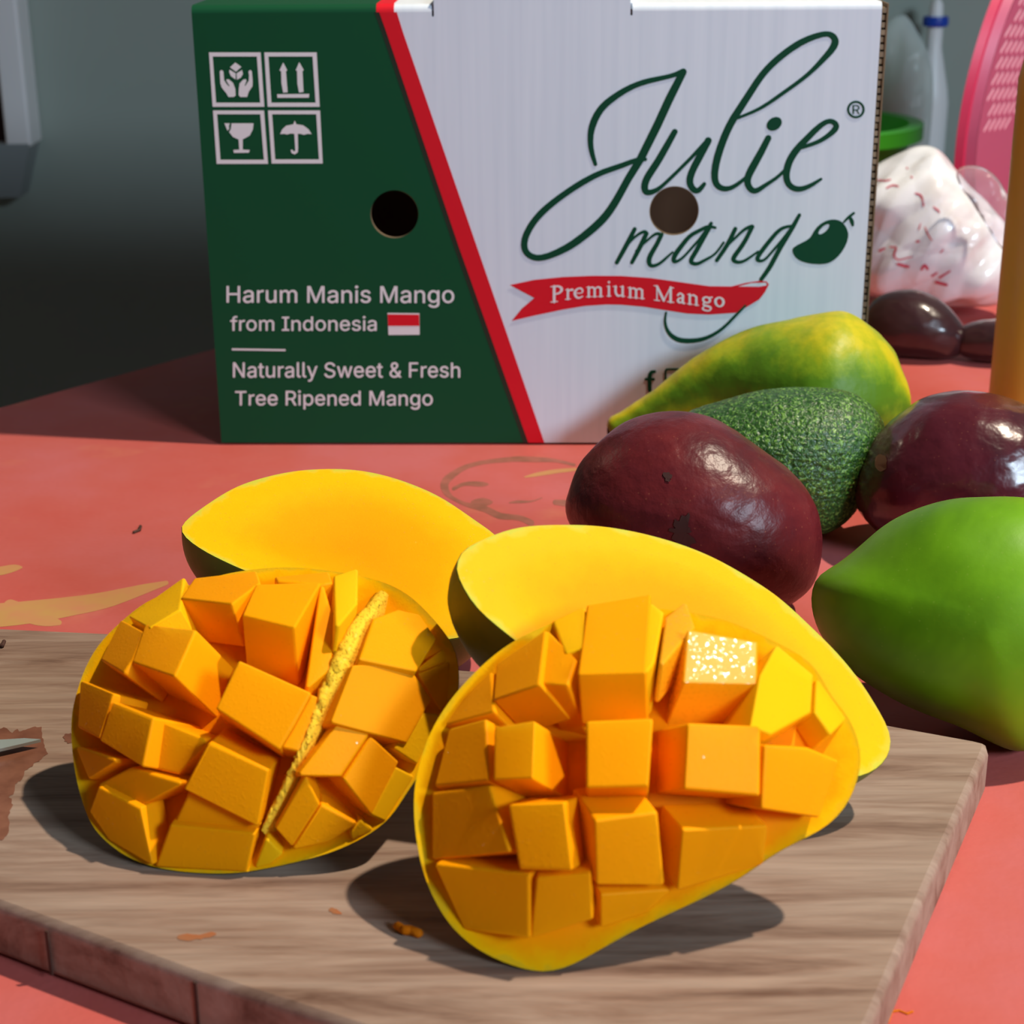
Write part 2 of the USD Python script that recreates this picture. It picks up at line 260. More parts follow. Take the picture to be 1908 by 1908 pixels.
# table + cloth: the left edge of the top runs through two measured points
E0, E1 = onz(0, 760), onz(400, 650)
TD = unit((E1 - E0) * [1, 1, 0]); TN = np.array([TD[1], -TD[0], 0])
def tp(s, t, z): return E0 * [1, 1, 0] + TD * s + TN * t + np.array([0, 0, z])
S0, S1, T1 = -0.85, 1.10, 1.15
TM = np.eye(4); TM[:3, 0], TM[:3, 1], TM[:3, 3] = TD, TN, tp(0, 0, 0); TM[:3, 2] = np.cross(TD, TN)   # note z may flip
def tb(a, b, z0, z1): 
    c = np.array([tp(s, t, z) for s in (a[0], b[0]) for t in (a[1], b[1]) for z in (z0, z1)])
    return trimesh.convex.convex_hull(c)
tab = thing("table", "wooden table standing under the coral printed tablecloth", "table", tp(0.05, 0.55, -0.75))
obj("tabletop", tb((S0 + .012, .012), (S1 - .012, T1 - .012), -0.032, -0.002), "table_wood", tab, smooth=False)
for s in (S0 + .08, S1 - .08):
    for t in (.08, T1 - .08):
        obj("leg", tb((s - .025, t - .025), (s + .025, t + .025), -0.75, -0.032), "table_wood", tab, smooth=False)
ctop = thing("tablecloth", "coral red printed tablecloth spread over the whole table", "tablecloth", tp(0.05, 0.55, 0))
cv, cf = [], []
loop = [(S0, 0), (S1, 0), (S1, T1), (S0, T1)]
shell = tb((S0, 0), (S1, T1), -0.0018, 0.0)
skirts = []
for (a, b) in zip(loop, loop[1:] + loop[:1]):
    n = 60; L = math.hypot(b[0] - a[0], b[1] - a[1]); out = np.array([(b[1] - a[1]) / L, -(b[0] - a[0]) / L])
    V = []
    for i in range(n + 1):
        k = i / n; s, t = a[0] + (b[0] - a[0]) * k, a[1] + (b[1] - a[1]) * k
        for j, z in enumerate((0.0, -0.004, -0.05, -0.11, -0.17)):
            o = 0.003 * (j > 0) + (0.004 + 0.008 * math.sin(i * 1.1) * j / 4) * (j > 1)
            V.append(tp(s + out[0] * o, t + out[1] * o, z))
    F = []
    for i in range(n):
        for j in range(4):
            q = i * 5 + j; F += [[q, q + 1, q + 6], [q, q + 6, q + 5]]
    skirts.append(tm(V, F))
obj("cloth_top", shell, "cloth", ctop, smooth=False)
for sk in skirts: obj("hanging_edge", sk, "cloth", ctop, smooth=60)
def on_cloth(x, y, l): return onz(x, y, 0.00003 + 0.00006 * l)
R6 = lambda p: stroke(zc(p, 780, 820, 5.9625), 6)
obj("printed_ring", decal(unary_union([R6([(1730, 275, 30), (1500, 225, 40), (1300, 215, 60), (1100, 210, 60), (900, 225, 50), (700, 250, 45), (500, 310, 55), (370, 390, 75), (290, 480, 90), (310, 580, 70), (390, 650, 40), (550, 720, 50), (750, 770, 70), (900, 840, 70), (1100, 860, 60), (1250, 920, 70)]),
    R6([(390, 540, 40), (500, 490, 40), (620, 485, 55), (720, 490, 50), (770, 490, 20)]), R6([(600, 690, 40), (720, 690, 95), (810, 690, 30)]), R6([(1010, 695, 14), (1100, 685, 34), (1250, 680, 18), (1370, 640, 10)]), R6([(1520, 690, 60), (1630, 700, 70)])]), on_cloth), "cloth_ring_print", ctop, smooth=False, label="brown printed ring ornament")
obj("printed_stripe", decal(R6([(1180, 410, 14), (1300, 385, 40), (1500, 350, 46), (1740, 325, 34)]), on_cloth), "cloth_gold_print", ctop, smooth=False, label="ochre printed stripe")
obj("printed_stripe", decal(unary_union([stroke([(-60, 1150, 44), (0, 1146, 44), (60, 1140, 42), (130, 1130, 36), (200, 1117, 30), (260, 1100, 20), (310, 1086, 8)]), stroke([(20, 1132, 30), (75, 1152, 28), (110, 1160, 10)])]), on_cloth), "cloth_gold_print", ctop, smooth=False, label="ochre printed stripe beside the board")
obj("printed_stripe", decal(stroke([(-40, 1066, 18), (0, 1064, 16), (28, 1058, 12), (40, 1057, 4)]), on_cloth), "cloth_gold_print", ctop, smooth=False)

# ------------------------------------------------------------------ mango carton
BL, BR = onz(413, 829), onz(1590, 829)
BX = unit(BR - BL); BZ = np.array([0, 0, 1.0]); BN = np.cross(BX, BZ); BW = np.linalg.norm(BR - BL); BH = 0.2558; BD = 0.26
BM = np.eye(4); BM[:3, 0], BM[:3, 1], BM[:3, 2], BM[:3, 3] = BX, BZ, BN, BL      # u right, v up, w out of the front
def onbox(x, y, l):
    p = onplane(x, y, BL, BN); return p + BN * l
def lvl(a, b): return lambda x, y, l: onbox(x, y, a + (b - a) * l)
def uv(x, y):
    p = onplane(x, y, BL, BN) - BL; return np.dot(p, BX), p[2]
carton = thing("mango_carton", "green and white mango carton with handwritten style lettering standing behind the fruit", "carton", (BL + BR) / 2 - BN * BD / 2)
T = 0.0035
h1, h2 = uv(735, 399), uv(1256, 393)
tong = (uv(808, 8)[0], uv(1175, 8)[0])
front = Polygon([(0, 0.0015), (BW, 0.0015), (BW, BH - .004), (tong[1] + .0012, BH - .004), (tong[1] + .0012, BH - .0065), (tong[1], BH - .0065), (tong[1], BH + .004), (tong[0], BH + .004), (tong[0], BH - .0065), (tong[0] - .0012, BH - .0065), (tong[0] - .0012, BH - .004), (0, BH - .004)])
HR = 44.5 / 3140
for h in (h1, h2): front = front.difference(Point(*h).buffer(HR, 24))
def bpoly(p, w0, w1):
    e = trimesh.creation.extrude_polygon(p, w1 - w0, engine="earcut"); e.apply_translation([0, 0, w0]); e.apply_transform(BM); return e
def bbox(u0, v0, w0, u1, v1, w1): return boxm((u0, v0, w0), (u1, v1, w1), BM)
fp = obj("front_panel", bpoly(front, -T, 0), "carton_white", carton, smooth=False)
for h in (h1, h2):
    ring = Point(*h).buffer(HR, 24).difference(Point(*h).buffer(HR - .0005, 24))
    obj("hole_edge", bpoly(ring, -T, -.0002), "kraft_edge", carton, smooth=False)
# rolled fold above the front, left and right of the tongue
def fold(u0, u1, m, off=0.0, part=None):
    prof = [(BH - .004 + .004 * math.sin(a), -.004 + .004 * math.cos(a)) for a in np.linspace(0, math.pi / 2, 7)]
    V = []
    for (v, w) in prof:
        nrm = np.array([v - (BH - .004), w + .004]) / .004
        for u in (u0, u1): V.append([u, v + nrm[0] * off, w + nrm[1] * off])
    for (v, w) in prof[::-1]:
        nrm = np.array([v - (BH - .004), w + .004]) / .004
        for u in (u0, u1): V.append([u, v - nrm[0] * .003, w - nrm[1] * .003])
    n = len(V) // 2; F = []
    for i in range(n):
        j = (i + 1) % n; F += [[2 * i, 2 * i + 1, 2 * j + 1], [2 * i, 2 * j + 1, 2 * j]]
    k = len(prof)
    for i in range(k - 1):
        a, b = i, n - 1 - i
        F += [[2 * a, 2 * (a + 1), 2 * (b - 1)], [2 * a, 2 * (b - 1), 2 * b]]
        F += [[2 * a + 1, 2 * (b - 1) + 1, 2 * (a + 1) + 1], [2 * a + 1, 2 * b + 1, 2 * (b - 1) + 1]]
    e = tm(V, F); e.apply_transform(BM); trimesh.repair.fix_normals(e); return e
GU = uv(700, 12)[0]
obj("top_fold", fold(0, tong[0] - .0012, 0), "carton_white", carton, smooth=35)
obj("top_fold", fold(tong[1] + .0012, BW, 0), "carton_white", carton, smooth=35)
obj("lid", bbox(0, BH - .0035, -BD, BW, BH, -.004), "carton_white", carton, smooth=False)
obj("lid_tongue", bbox(tong[0], BH + .0005, -.06, tong[1], BH + .004, -T), "carton_white", carton, smooth=False)
obj("side_panel", bbox(0, .0015, -BD, T, BH - .0035, -T), "print_green", carton, smooth=False)
obj("back_panel", bbox(0, .0015, -BD - T, BW, BH - .0035, -BD), "kraft_inside", carton, smooth=False)
obj("bottom_panel", bbox(0.004, 0, -BD, BW - .004, .0035, -.004), "kraft_inside", carton, smooth=False)
sp = obj("side_panel", cat([bbox(BW - .0005, .0015, -BD, BW + .0006, .130, -.0018), bbox(BW - .0005, .195, -BD, BW + .0006, BH - .002, -.0018), bbox(BW - .0005, .130, -.06, BW + .0006, .195, -.0018), bbox(BW - .0005, .130, -BD, BW + .0006, .195, -BD + .06)]), "kraft_edge", carton, smooth=False, label="raw corrugated right side with an added opening that lets light inside")  # opening added out of view so light reaches the carton interior
fl = []
for i in range(64):   # fluting of the raw corrugated edge
    z0 = .002 + i * (BH - .004) / 64
    fl.append(bbox(BW + .0006, z0, -.03, BW + .0030, z0 + .0028, -.0010 - .0006 * ((i * 7) % 3)))
obj("fluting", cat(fl), "kraft_flute", sp, smooth=False)
obj("liner", bbox(BW + .0030, .0015, -.03, BW + .0038, BH - .001, -.0006), "kraft_edge", sp, smooth=False)
holes = unary_union([Point(735, 399).buffer(44.8, 24), Point(1256, 393).buffer(45.0, 24)])
facepoly = Polygon([(357, 16), (1643, 12), (1590, 826.5), (413, 826.5)]).buffer(30)
def pr(name, g, m, a, b, label=None): return obj(name, decal(g.difference(holes), lvl(a, b)), m, carton, smooth=False, label=label)
vt = lambda v: BM[:3, :3] @ np.array([0, v, 0])
def lim(g):  # keep prints inside the front panel
    c = [(0, .0015), (BW, .0015), (BW, BH - .004), (0, BH - .004)]
    pxs = []
    for u, v in c:
        d = BL + BX * u + BZ * v - EYE; w = d @ FW; pxs.append((954 + FPX * (d @ RT) / w, 954 - FPX * (d @ UP) / w))
    return g.intersection(Polygon(pxs))
RL = [(694, -14), (705, 18), (720, 60), (855, 460), (987, 832)]; RR = [(1017, 832), (889, 460), (751, 60), (738, 18), (727, -14)]
pr("green_field", lim(Polygon([(340, -20)] + RL + [(400, 840)])), "print_green", 0.00005, 0.0002)
pr("stripe_edge", lim(Polygon(RL + [(x - 9, y) for x, y in RL[::-1]])), "print_dark_edge", 0.0002, 0.00027)  # near-black band along the left of the red stripe
pr("red_stripe", lim(Polygon(RL + RR)), "print_red", 0.00022, 0.00035)
obj("green_field", fold(0, uv(701, 14)[0], 0, .0002), "print_green", carton, smooth=35)
obj("green_field", bbox(0, BH, -BD, uv(700, 14)[0], BH + .0002, -.004), "print_green", carton, smooth=False)
obj("red_stripe", bbox(uv(700, 14)[0], BH, -BD, uv(732, 14)[0], BH + .0002, -.004), "print_red", carton, smooth=False)
obj("red_stripe", fold(uv(701, 14)[0], uv(734, 14)[0], 0, .0003), "print_red", carton, smooth=35)
# shipping marks
def q(p): return Polygon(zc(p, 380, 80, 7.95))
marks = [q([(75, 140), (840, 140), (895, 945), (130, 945)]).difference(q([(130, 200), (785, 200), (835, 885), (180, 885)])),
         q([(895, 140), (1670, 140), (1715, 945), (945, 945)]).difference(q([(955, 200), (1610, 200), (1655, 885), (1000, 885)])),
         q([(135, 1000), (890, 1000), (950, 1790), (190, 1790)]).difference(q([(195, 1055), (835, 1055), (890, 1730), (245, 1730)])),
         q([(950, 1000), (1720, 1000), (1760, 1785), (1005, 1785)]).difference(q([(1010, 1055), (1665, 1055), (1705, 1725), (1055, 1725)]))]
pict = [[[(235, 420), (260, 400), (288, 420), (300, 550), (330, 600), (370, 645), (380, 635), (335, 560), (335, 540), (370, 540), (430, 590), (465, 680), (470, 780), (440, 800), (365, 800), (330, 740), (265, 660), (245, 600), (240, 500)],
         [(710, 420), (690, 400), (660, 420), (670, 480), (665, 560), (640, 600), (612, 640), (605, 630), (630, 560), (620, 535), (580, 545), (530, 600), (518, 680), (515, 770), (540, 800), (640, 800), (665, 720), (720, 640), (722, 560), (716, 480)],
         [(465, 290), (555, 355), (475, 425), (388, 360)], [(380, 395), (470, 450), (470, 540), (400, 490), (375, 430)], [(485, 450), (565, 400), (578, 460), (550, 510), (490, 545)]],
        [[(1175, 290), (1235, 405), (1215, 420), (1240, 730), (1175, 735), (1150, 600), (1145, 420), (1120, 405)], [(1412, 285), (1478, 400), (1460, 420), (1475, 725), (1410, 735), (1385, 600), (1380, 410), (1360, 405)], [(1085, 760), (1560, 755), (1555, 810), (1090, 812)]],
        [[(410, 1190), (735, 1190), (725, 1280), (680, 1370), (600, 1415), (575, 1425), (575, 1580), (680, 1585), (665, 1625), (445, 1628), (438, 1585), (525, 1580), (515, 1430), (430, 1390), (375, 1320), (400, 1270)], [(305, 1190), (385, 1190), (370, 1230), (375, 1270), (350, 1300)]],
        [[(1130, 1350), (1160, 1280), (1220, 1225), (1325, 1205), (1345, 1150), (1370, 1205), (1470, 1220), (1550, 1280), (1595, 1350), (1540, 1345), (1480, 1360), (1430, 1345), (1390, 1345), (1395, 1560), (1390, 1620), (1345, 1650), (1300, 1630), (1285, 1585), (1310, 1580), (1330, 1610), (1355, 1595), (1350, 1500), (1340, 1345), (1290, 1340), (1230, 1355), (1190, 1345)]]]
for fr, ps, lb in zip(marks, pict, ("hands holding a parcel mark", "two arrows this way up mark", "fragile glass mark", "keep dry umbrella mark")):
    pr("shipping_mark", unary_union([fr] + [q(p).buffer(0) for p in ps]), "print_white", 0.0002, 0.0003, lb)
for s, a in (("Harum Manis Mango", (422, 846.5, 563.5, 31, 564)), ("from Indonesia", (429, 702, 616, 26.5, 616)), ("Naturally Sweet & Fresh", (434, 857.5, 703, 28, 703)), ("Tree Ripened Mango", (438, 806.5, 755, 27, 755))):
    pr("lettering", fit_text(s, *a), "print_white", 0.0002, 0.0003, "white lettering " + s.replace("&", "and"))
pr("printed_rule", Polygon([(432, 649), (532, 650.5), (532, 654), (432, 652.5)]), "print_white", 0.0002, 0.0003)
pr("flag_red_half", Polygon([(722.5, 585.5), (781, 586), (781.5, 607), (723.5, 607)]), "print_red", 0.0003, 0.0004)
pr("flag_white_half", Polygon([(722, 583), (781.5, 583.5), (782, 623.5), (724, 624)]), "print_white", 0.0002, 0.0003)
J = lambda *ps: unary_union([stroke(zc(p, 940, 40, 2.7257)) for p in ps])
script = J([(462, 725, 20), (443, 660, 26), (437, 590, 30), (450, 520, 36), (490, 445, 36), (550, 390, 34), (640, 335, 30), (740, 300, 28), (850, 275, 24), (905, 255, 30)],
    [(908, 256, 36), (870, 330, 40), (830, 410, 42), (780, 520, 42), (730, 620, 42), (690, 700, 40), (640, 780, 38), (590, 870, 38), (520, 980, 40), (440, 1060, 40), (340, 1135, 38), (240, 1185, 34), (160, 1200, 32), (110, 1170, 32), (103, 1110, 34), (140, 1030, 34), (200, 960, 34), (300, 880, 32), (400, 815, 32), (500, 765, 30), (600, 730, 28), (680, 702, 24), (715, 700, 20)],
    [(865, 560, 30), (820, 640, 34), (760, 740, 36), (715, 820, 36), (720, 865, 32), (760, 862, 26), (800, 836, 20), (870, 770, 18), (950, 690, 18), (1030, 608, 26)], [(1035, 605, 36), (990, 690, 36), (950, 770, 36), (945, 830, 34), (975, 860, 30), (1015, 825, 20)],
    [(1185, 490, 16), (1300, 440, 18), (1420, 360, 20), (1540, 270, 22), (1630, 180, 30), (1680, 100, 36), (1655, 67, 30), (1590, 72, 30), (1500, 110, 34), (1400, 180, 34), (1310, 270, 34), (1230, 390, 36), (1165, 490, 38), (1120, 580, 38), (1085, 680, 38), (1068, 770, 36), (1080, 830, 32), (1120, 850, 28), (1170, 835, 22), (1235, 785, 18)],
    [(1340, 592, 32), (1300, 670, 36), (1250, 760, 38), (1235, 820, 34), (1265, 860, 30), (1320, 835, 22), (1380, 795, 18), (1430, 750, 18)],
    [(1510, 640, 20), (1590, 612, 22), (1650, 575, 26), (1685, 530, 30), (1660, 507, 26), (1610, 525, 28), (1540, 590, 32), (1470, 670, 36), (1435, 750, 36), (1440, 820, 32), (1480, 850, 30), (1540, 840, 24), (1608, 800, 14)])
dot = shapely.affinity.rotate(shapely.affinity.scale(Point(0, 0).buffer(1), 42 / 2.7257, 32 / 2.7257), -35)
pr("script_lettering", unary_union([script, shapely.affinity.translate(dot, 940 + 1370 / 2.7257, 40 + 520 / 2.7257)]), "print_dark_green", 0.00005, 0.0002, "dark green script lettering, upper word")
K = lambda *ps: unary_union([stroke(zc(p, 1130, 380, 3.8939)) for p in ps])
mango_w = K([(205, 182, 30), (150, 290, 34), (75, 425, 30)], [(150, 300, 18), (215, 232, 20), (280, 202, 26), (292, 215, 30)], [(290, 215, 32), (240, 320, 34), (185, 425, 28)], [(215, 340, 16), (300, 260, 18), (370, 215, 24), (400, 225, 28)], [(400, 222, 32), (350, 320, 34), (310, 400, 36), (320, 445, 30), (370, 440, 24), (430, 395, 20), (480, 350, 16)],
    [(790, 172, 20), (740, 165, 26), (680, 190, 28), (610, 230, 30), (540, 310, 34), (490, 390, 34), (492, 418, 28), (540, 400, 20), (600, 340, 18), (680, 250, 20), (760, 140, 26)], [(752, 160, 34), (690, 270, 34), (640, 360, 34), (615, 420, 32), (650, 435, 28), (710, 410, 22), (780, 368, 18), (850, 280, 18)],
    [(935, 180, 30), (880, 290, 32), (800, 410, 28)], [(850, 330, 16), (930, 250, 18), (1010, 180, 24), (1055, 162, 28)], [(1058, 165, 32), (1010, 260, 32), (950, 350, 34), (922, 405, 32), (960, 423, 26), (1030, 395, 20), (1100, 345, 16)],
    [(1340, 160, 22), (1270, 180, 26), (1190, 260, 30), (1120, 350, 32), (1097, 405, 30), (1130, 412, 22), (1190, 360, 18), (1260, 280, 20), (1340, 180, 24)], [(1400, 80, 26), (1350, 170, 34), (1260, 320, 34), (1190, 450, 34), (1122, 548, 30)])
tail = stroke(zc([(1105, 338, 14), (1098, 400, 18), (1120, 470, 26), (1180, 520, 34), (1270, 532, 34), (1370, 515, 28), (1480, 455, 22), (1570, 370, 18), (1645, 292, 16)], 940, 490, 3.669))
pr("script_lettering", mango_w, "print_dark_green", 0.00005, 0.0002, "dark green script lettering, lower word")
icon = Polygon(catmull(zc([(1350, 330), (1375, 303), (1430, 275), (1480, 240), (1510, 190), (1560, 140), (1630, 113), (1700, 125), (1740, 170), (1755, 220), (1740, 290), (1690, 370), (1620, 425), (1540, 438), (1440, 425), (1370, 385)], 1130, 380, 3.8939), 6, True))
glint = shapely.affinity.translate(shapely.affinity.rotate(shapely.affinity.scale(Point(0, 0).buffer(1), 13, 5), -42), 1130 + 1578 / 3.8939, 380 + 183 / 3.8939)
icon = unary_union([icon.difference(glint), K([(1722, 132, 14), (1755, 98, 20), (1795, 66, 18)], [(1765, 95, 20), (1780, 125, 30), (1787, 155, 18)])])
pr("mango_emblem", icon, "print_dark_green", 0.00005, 0.0002, "dark green mango emblem")
rmark = unary_union([Point(1594.8, 204).buffer(16.5, 16).difference(Point(1594.8, 204).buffer(12.3, 16)), fit_text("R", 1588.5, 1602, 212.5, 17)])
pr("registered_mark", rmark, "print_dark_green", 0.00005, 0.0002)
rib = Polygon(zc([(38, 150), (200, 115), (400, 95), (600, 87), (800, 88), (1000, 102), (1200, 130), (1400, 158), (1550, 160), (1650, 135), (1740, 122), (1790, 125), (1808, 145), (1780, 200), (1740, 250), (1640, 310), (1580, 340), (1400, 352), (1250, 345), (1100, 322), (950, 298), (800, 285), (700, 283), (550, 293), (400, 318), (200, 360), (50, 395), (120, 310), (205, 238)], 940, 490, 3.669))
ribf = Polygon(zc([(1595, 160), (1690, 136), (1790, 133), (1795, 152), (1740, 162)], 940, 490, 3.669))
pr("red_ribbon", rib.difference(ribf), "print_red", 0.00022, 0.00032)
pr("script_tail", tail, "print_dark_green", 0.00034, 0.00042)
def S(*ps): return [(list(p), ) for p in ps]
# small roman capitals and lower case: strokes (x, y, width) in a cell, baseline y 0, up positive, capital height 1
def serif(x, y, w=.26, t=.055): return [(x - w / 2, y, t), (x + w / 2, y, t)]
ROMAN = {
 "P": (.62, [[(.16, .03, .16), (.16, .97, .16)], [(.16, .95, .09), (.38, .95, .11), (.54, .76, .16), (.42, .54, .11), (.18, .50, .08)], serif(.16, .03, .34), serif(.10, .97, .22)]),
 "r": (.46, [[(.13, .03, .14), (.13, .66, .14)], [(.14, .46, .07), (.26, .62, .10), (.40, .62, .15)], serif(.13, .03, .30), serif(.08, .65, .16)]),
 "e": (.56, [[(.06, .38, .06), (.48, .40, .07), (.46, .60, .11), (.28, .67, .10), (.09, .48, .15), (.08, .26, .16), (.24, .05, .12), (.50, .14, .07)]]),
 "m": (1.0, [[(.13, .03, .14), (.13, .66, .14)], [(.14, .52, .06), (.30, .65, .10), (.45, .56, .13)], [(.46, .56, .14), (.46, .03, .14)], [(.48, .52, .06), (.64, .65, .10), (.79, .56, .13)], [(.80, .56, .14), (.80, .03, .14)], serif(.13, .03), serif(.46, .03), serif(.80, .03), serif(.08, .65, .14)]),
 "i": (.30, [[(.13, .03, .14), (.13, .66, .14)], [(.13, .92, .15), (.132, .93, .15)], serif(.13, .03), serif(.08, .65, .16)]),
 "u": (.66, [[(.13, .66, .14), (.13, .24, .14), (.26, .05, .12), (.48, .14, .07)], [(.50, .66, .14), (.50, .03, .14)], serif(.08, .65, .18), serif(.46, .65, .18), serif(.54, .03, .16)]),
 "M": (1.05, [[(.14, .03, .08), (.14, .95, .08)], [(.14, .95, .16), (.50, .08, .16)], [(.50, .08, .08), (.84, .95, .08)], [(.86, .03, .16), (.86, .97, .16)], serif(.14, .03, .30), serif(.86, .03, .34), serif(.08, .97, .20), serif(.92, .97, .2)]),
 "a": (.54, [[(.08, .52, .13), (.22, .66, .10), (.38, .54, .14)], [(.39, .54, .14), (.39, .06, .14), (.50, .05, .07)], [(.39, .40, .07), (.14, .30, .11), (.08, .14, .14), (.22, .05, .10), (.38, .16, .07)]]),
 "n": (.66, [[(.13, .03, .14), (.13, .66, .14)], [(.14, .52, .06), (.32, .65, .10), (.48, .55, .13)], [(.49, .55, .14), (.49, .03, .14)], serif(.13, .03), serif(.49, .03), serif(.08, .65, .14)]),
 "g": (.58, [[(.26, .65, .09), (.42, .54, .13), (.42, .38, .13), (.26, .27, .09), (.10, .38, .13), (.10, .54, .13), (.26, .65, .09)], [(.38, .62, .06), (.54, .66, .09)], [(.14, .28, .08), (.10, .14, .10), (.30, .06, .12), (.48, -.04, .12), (.42, -.20, .09), (.22, -.24, .09), (.06, -.14, .10), (.14, .02, .07)]]),
 "o": (.60, [[(.28, .65, .09), (.46, .50, .15), (.46, .22, .15), (.28, .05, .09), (.10, .22, .15), (.10, .50, .15), (.28, .65, .09)]]),
}
def roman(ch, x0, x1, base, cap, slope):
    w, st = ROMAN[ch]; sx = (x1 - x0) / w; out = []
    for s in st:
        out.append(stroke([(x0 + x * sx, base - y * cap + slope * x * sx, wd * cap) for x, y, wd in s], 5))
    return unary_union(out)
lets = [("P", 318, 402, 270, 112, -.10), ("r", 418, 472, 251, 105, -.08), ("e", 472, 542, 245, 105, -.06), ("m", 560, 682, 234, 105, -.03), ("i", 700, 732, 228, 105, 0), ("u", 744, 828, 228, 105, .03), ("m", 843, 965, 236, 105, .09),
        ("M", 1024, 1160, 256, 105, .12), ("a", 1176, 1238, 272, 105, .14), ("n", 1250, 1332, 281, 105, .14), ("g", 1346, 1424, 296, 105, .10), ("o", 1432, 1512, 300, 105, .06)]
pr("ribbon_lettering", unary_union([roman(c, *[940 + v / 3.669 for v in (a, b)], 490 + bs / 3.669, cp / 3.669, sl) for c, a, b, bs, cp, sl in lets]), "print_white", 0.00032, 0.00042, "white serif lettering Premium Mango on the ribbon")
fmk = unary_union([stroke(zc(p, 1120, 650, 8.2957)) for p in ([(828, 352, 46), (780, 362, 58), (752, 420, 64), (750, 530, 64), (750, 640, 64)], [(692, 470, 44), (812, 470, 44)])])
pr("contact_icon", fmk, "print_dark_green", 0.00005, 0.0002, "letter f icon")
cami = sbox(1244, 692, 1280, 728).buffer(6)
pr("contact_icon", unary_union([cami.difference(cami.buffer(-4)), Point(1262, 710).buffer(11).difference(Point(1262, 710).buffer(7))]), "print_dark_green", 0.00005, 0.0002, "camera icon half hidden by fruit")

# ------------------------------------------------------------------ cutting board
ZB = 0.021
bp = [onz(1847, 1382, ZB)[:2], (.10, .600), (.0, .628), (-.10, .648), (-.145, .664), (-.1687, .670), (-.221, .6765), (-.27, .668), (-.30, .635), (-.31, .59), (-.30, .543), onz(0, 1686, ZB)[:2], onz(356, 1815, ZB)[:2], onz(629, 1902, ZB)[:2], (.065, .344), onz(1623, 1908, ZB)[:2], onz(1735, 1640, ZB)[:2]]
bpoly2 = Polygon(bp).buffer(.004, 6).buffer(-.008, 6).buffer(.004, 6)
rings = []
for off, z in ((-.0022, 0.0), (-.0004, .0018), (0, .0035), (0, ZB - .0035), (-.0007, ZB - .0012), (-.0024, ZB)):
    c = np.array(bpoly2.buffer(off, 6).exterior.coords)[:-1]
    ls = shapely.LinearRing(c); s0 = ls.project(Point(0.177, 0.566))
    if not shapely.LinearRing(c).is_ccw: c = c[::-1]; ls = shapely.LinearRing(c); s0 = ls.project(Point(.177, .566))
    pts = [ls.interpolate((s0 + ls.length * k / 360) % ls.length) for k in range(360)]
    rings.append(np.array([(p.x, p.y, z) for p in pts]))
V = np.vstack(rings); F = []
for i in range(len(rings) - 1):
    for j in range(360):
        k = (j + 1) % 360; F += [[i * 360 + j, i * 360 + k, (i + 1) * 360 + k], [i * 360 + j, (i + 1) * 360 + k, (i + 1) * 360 + j]]
capv, capf = trimesh.creation.triangulate_polygon(Polygon(rings[-1][:, :2]), engine="earcut")
bm = cat([tm(V, F), tm(np.c_[capv, np.full(len(capv), ZB)], capf), tm(np.c_[capv, np.zeros(len(capv))], capf[:, ::-1])])
board = thing("cutting_board", "worn brown wooden cutting board under the cut mangoes", "cutting board", (-.05, .52, 0))
obj("board_body", bm, "board_wood", board, smooth=35)
bdir = unit(onz(629, 1902, ZB) - onz(0, 1686, ZB)); bnr = np.array([bdir[1], -bdir[0], 0])
for x, y in ((85, 1722), (362, 1817)):
    p = onz(x, y, ZB); g = trimesh.creation.box([.0012, .0006, ZB - .005]); Mx = np.eye(4); Mx[:3, 0], Mx[:3, 1], Mx[:3, 3] = bdir, bnr, p * [1, 1, 0] + [0, 0, ZB / 2]; g.apply_transform(Mx)
    obj("glue_joint", g, "glue_line", board, smooth=False)
rng = np.random.default_rng(5)
def ragged(pts, amp, n=8):
    c = catmull(pts, n, True); d = rng.normal(0, amp, len(c)); d = (d + np.roll(d, 1)) / 1.4
    c2 = c + (c - c.mean(0)) / np.linalg.norm(c - c.mean(0), axis=1, keepdims=True) * d[:, None]
    return Polygon(c2).buffer(0)
def on_board(x, y, l): return onz(x, y, ZB + .00003 + .00012 * l)
obj("juice_stain", decal(unary_union([ragged([(-40, 1360), (20, 1362), (55, 1356), (78, 1358), (80, 1375), (86, 1390), (84, 1408), (62, 1425), (45, 1440), (28, 1462), (25, 1478), (0, 1490), (-40, 1500)], 2.5), ragged([(-30, 1462), (5, 1470), (20, 1490), (18, 1520), (14, 1550), (0, 1562), (-30, 1560)], 2.5)]).buffer(.5), on_board), "wet_wood", board, smooth=False)
obj("juice_stain", decal(ragged([(118, 1372), (128, 1366), (145, 1368), (160, 1378), (135, 1384), (122, 1382)], 1), on_board), "wet_wood", board, smooth=False)

obj("juice_smear", decal(ragged([(330, 1746), (345, 1740), (370, 1742), (395, 1737), (402, 1741), (385, 1748), (360, 1752), (340, 1752)], 1.2, 5), on_board), "dried_juice", board, smooth=False)
obj("juice_smear", decal(ragged([(612, 1694), (620, 1691), (632, 1697), (636, 1702), (626, 1703), (616, 1699)], .8, 5), on_board), "dried_juice", board, smooth=False)
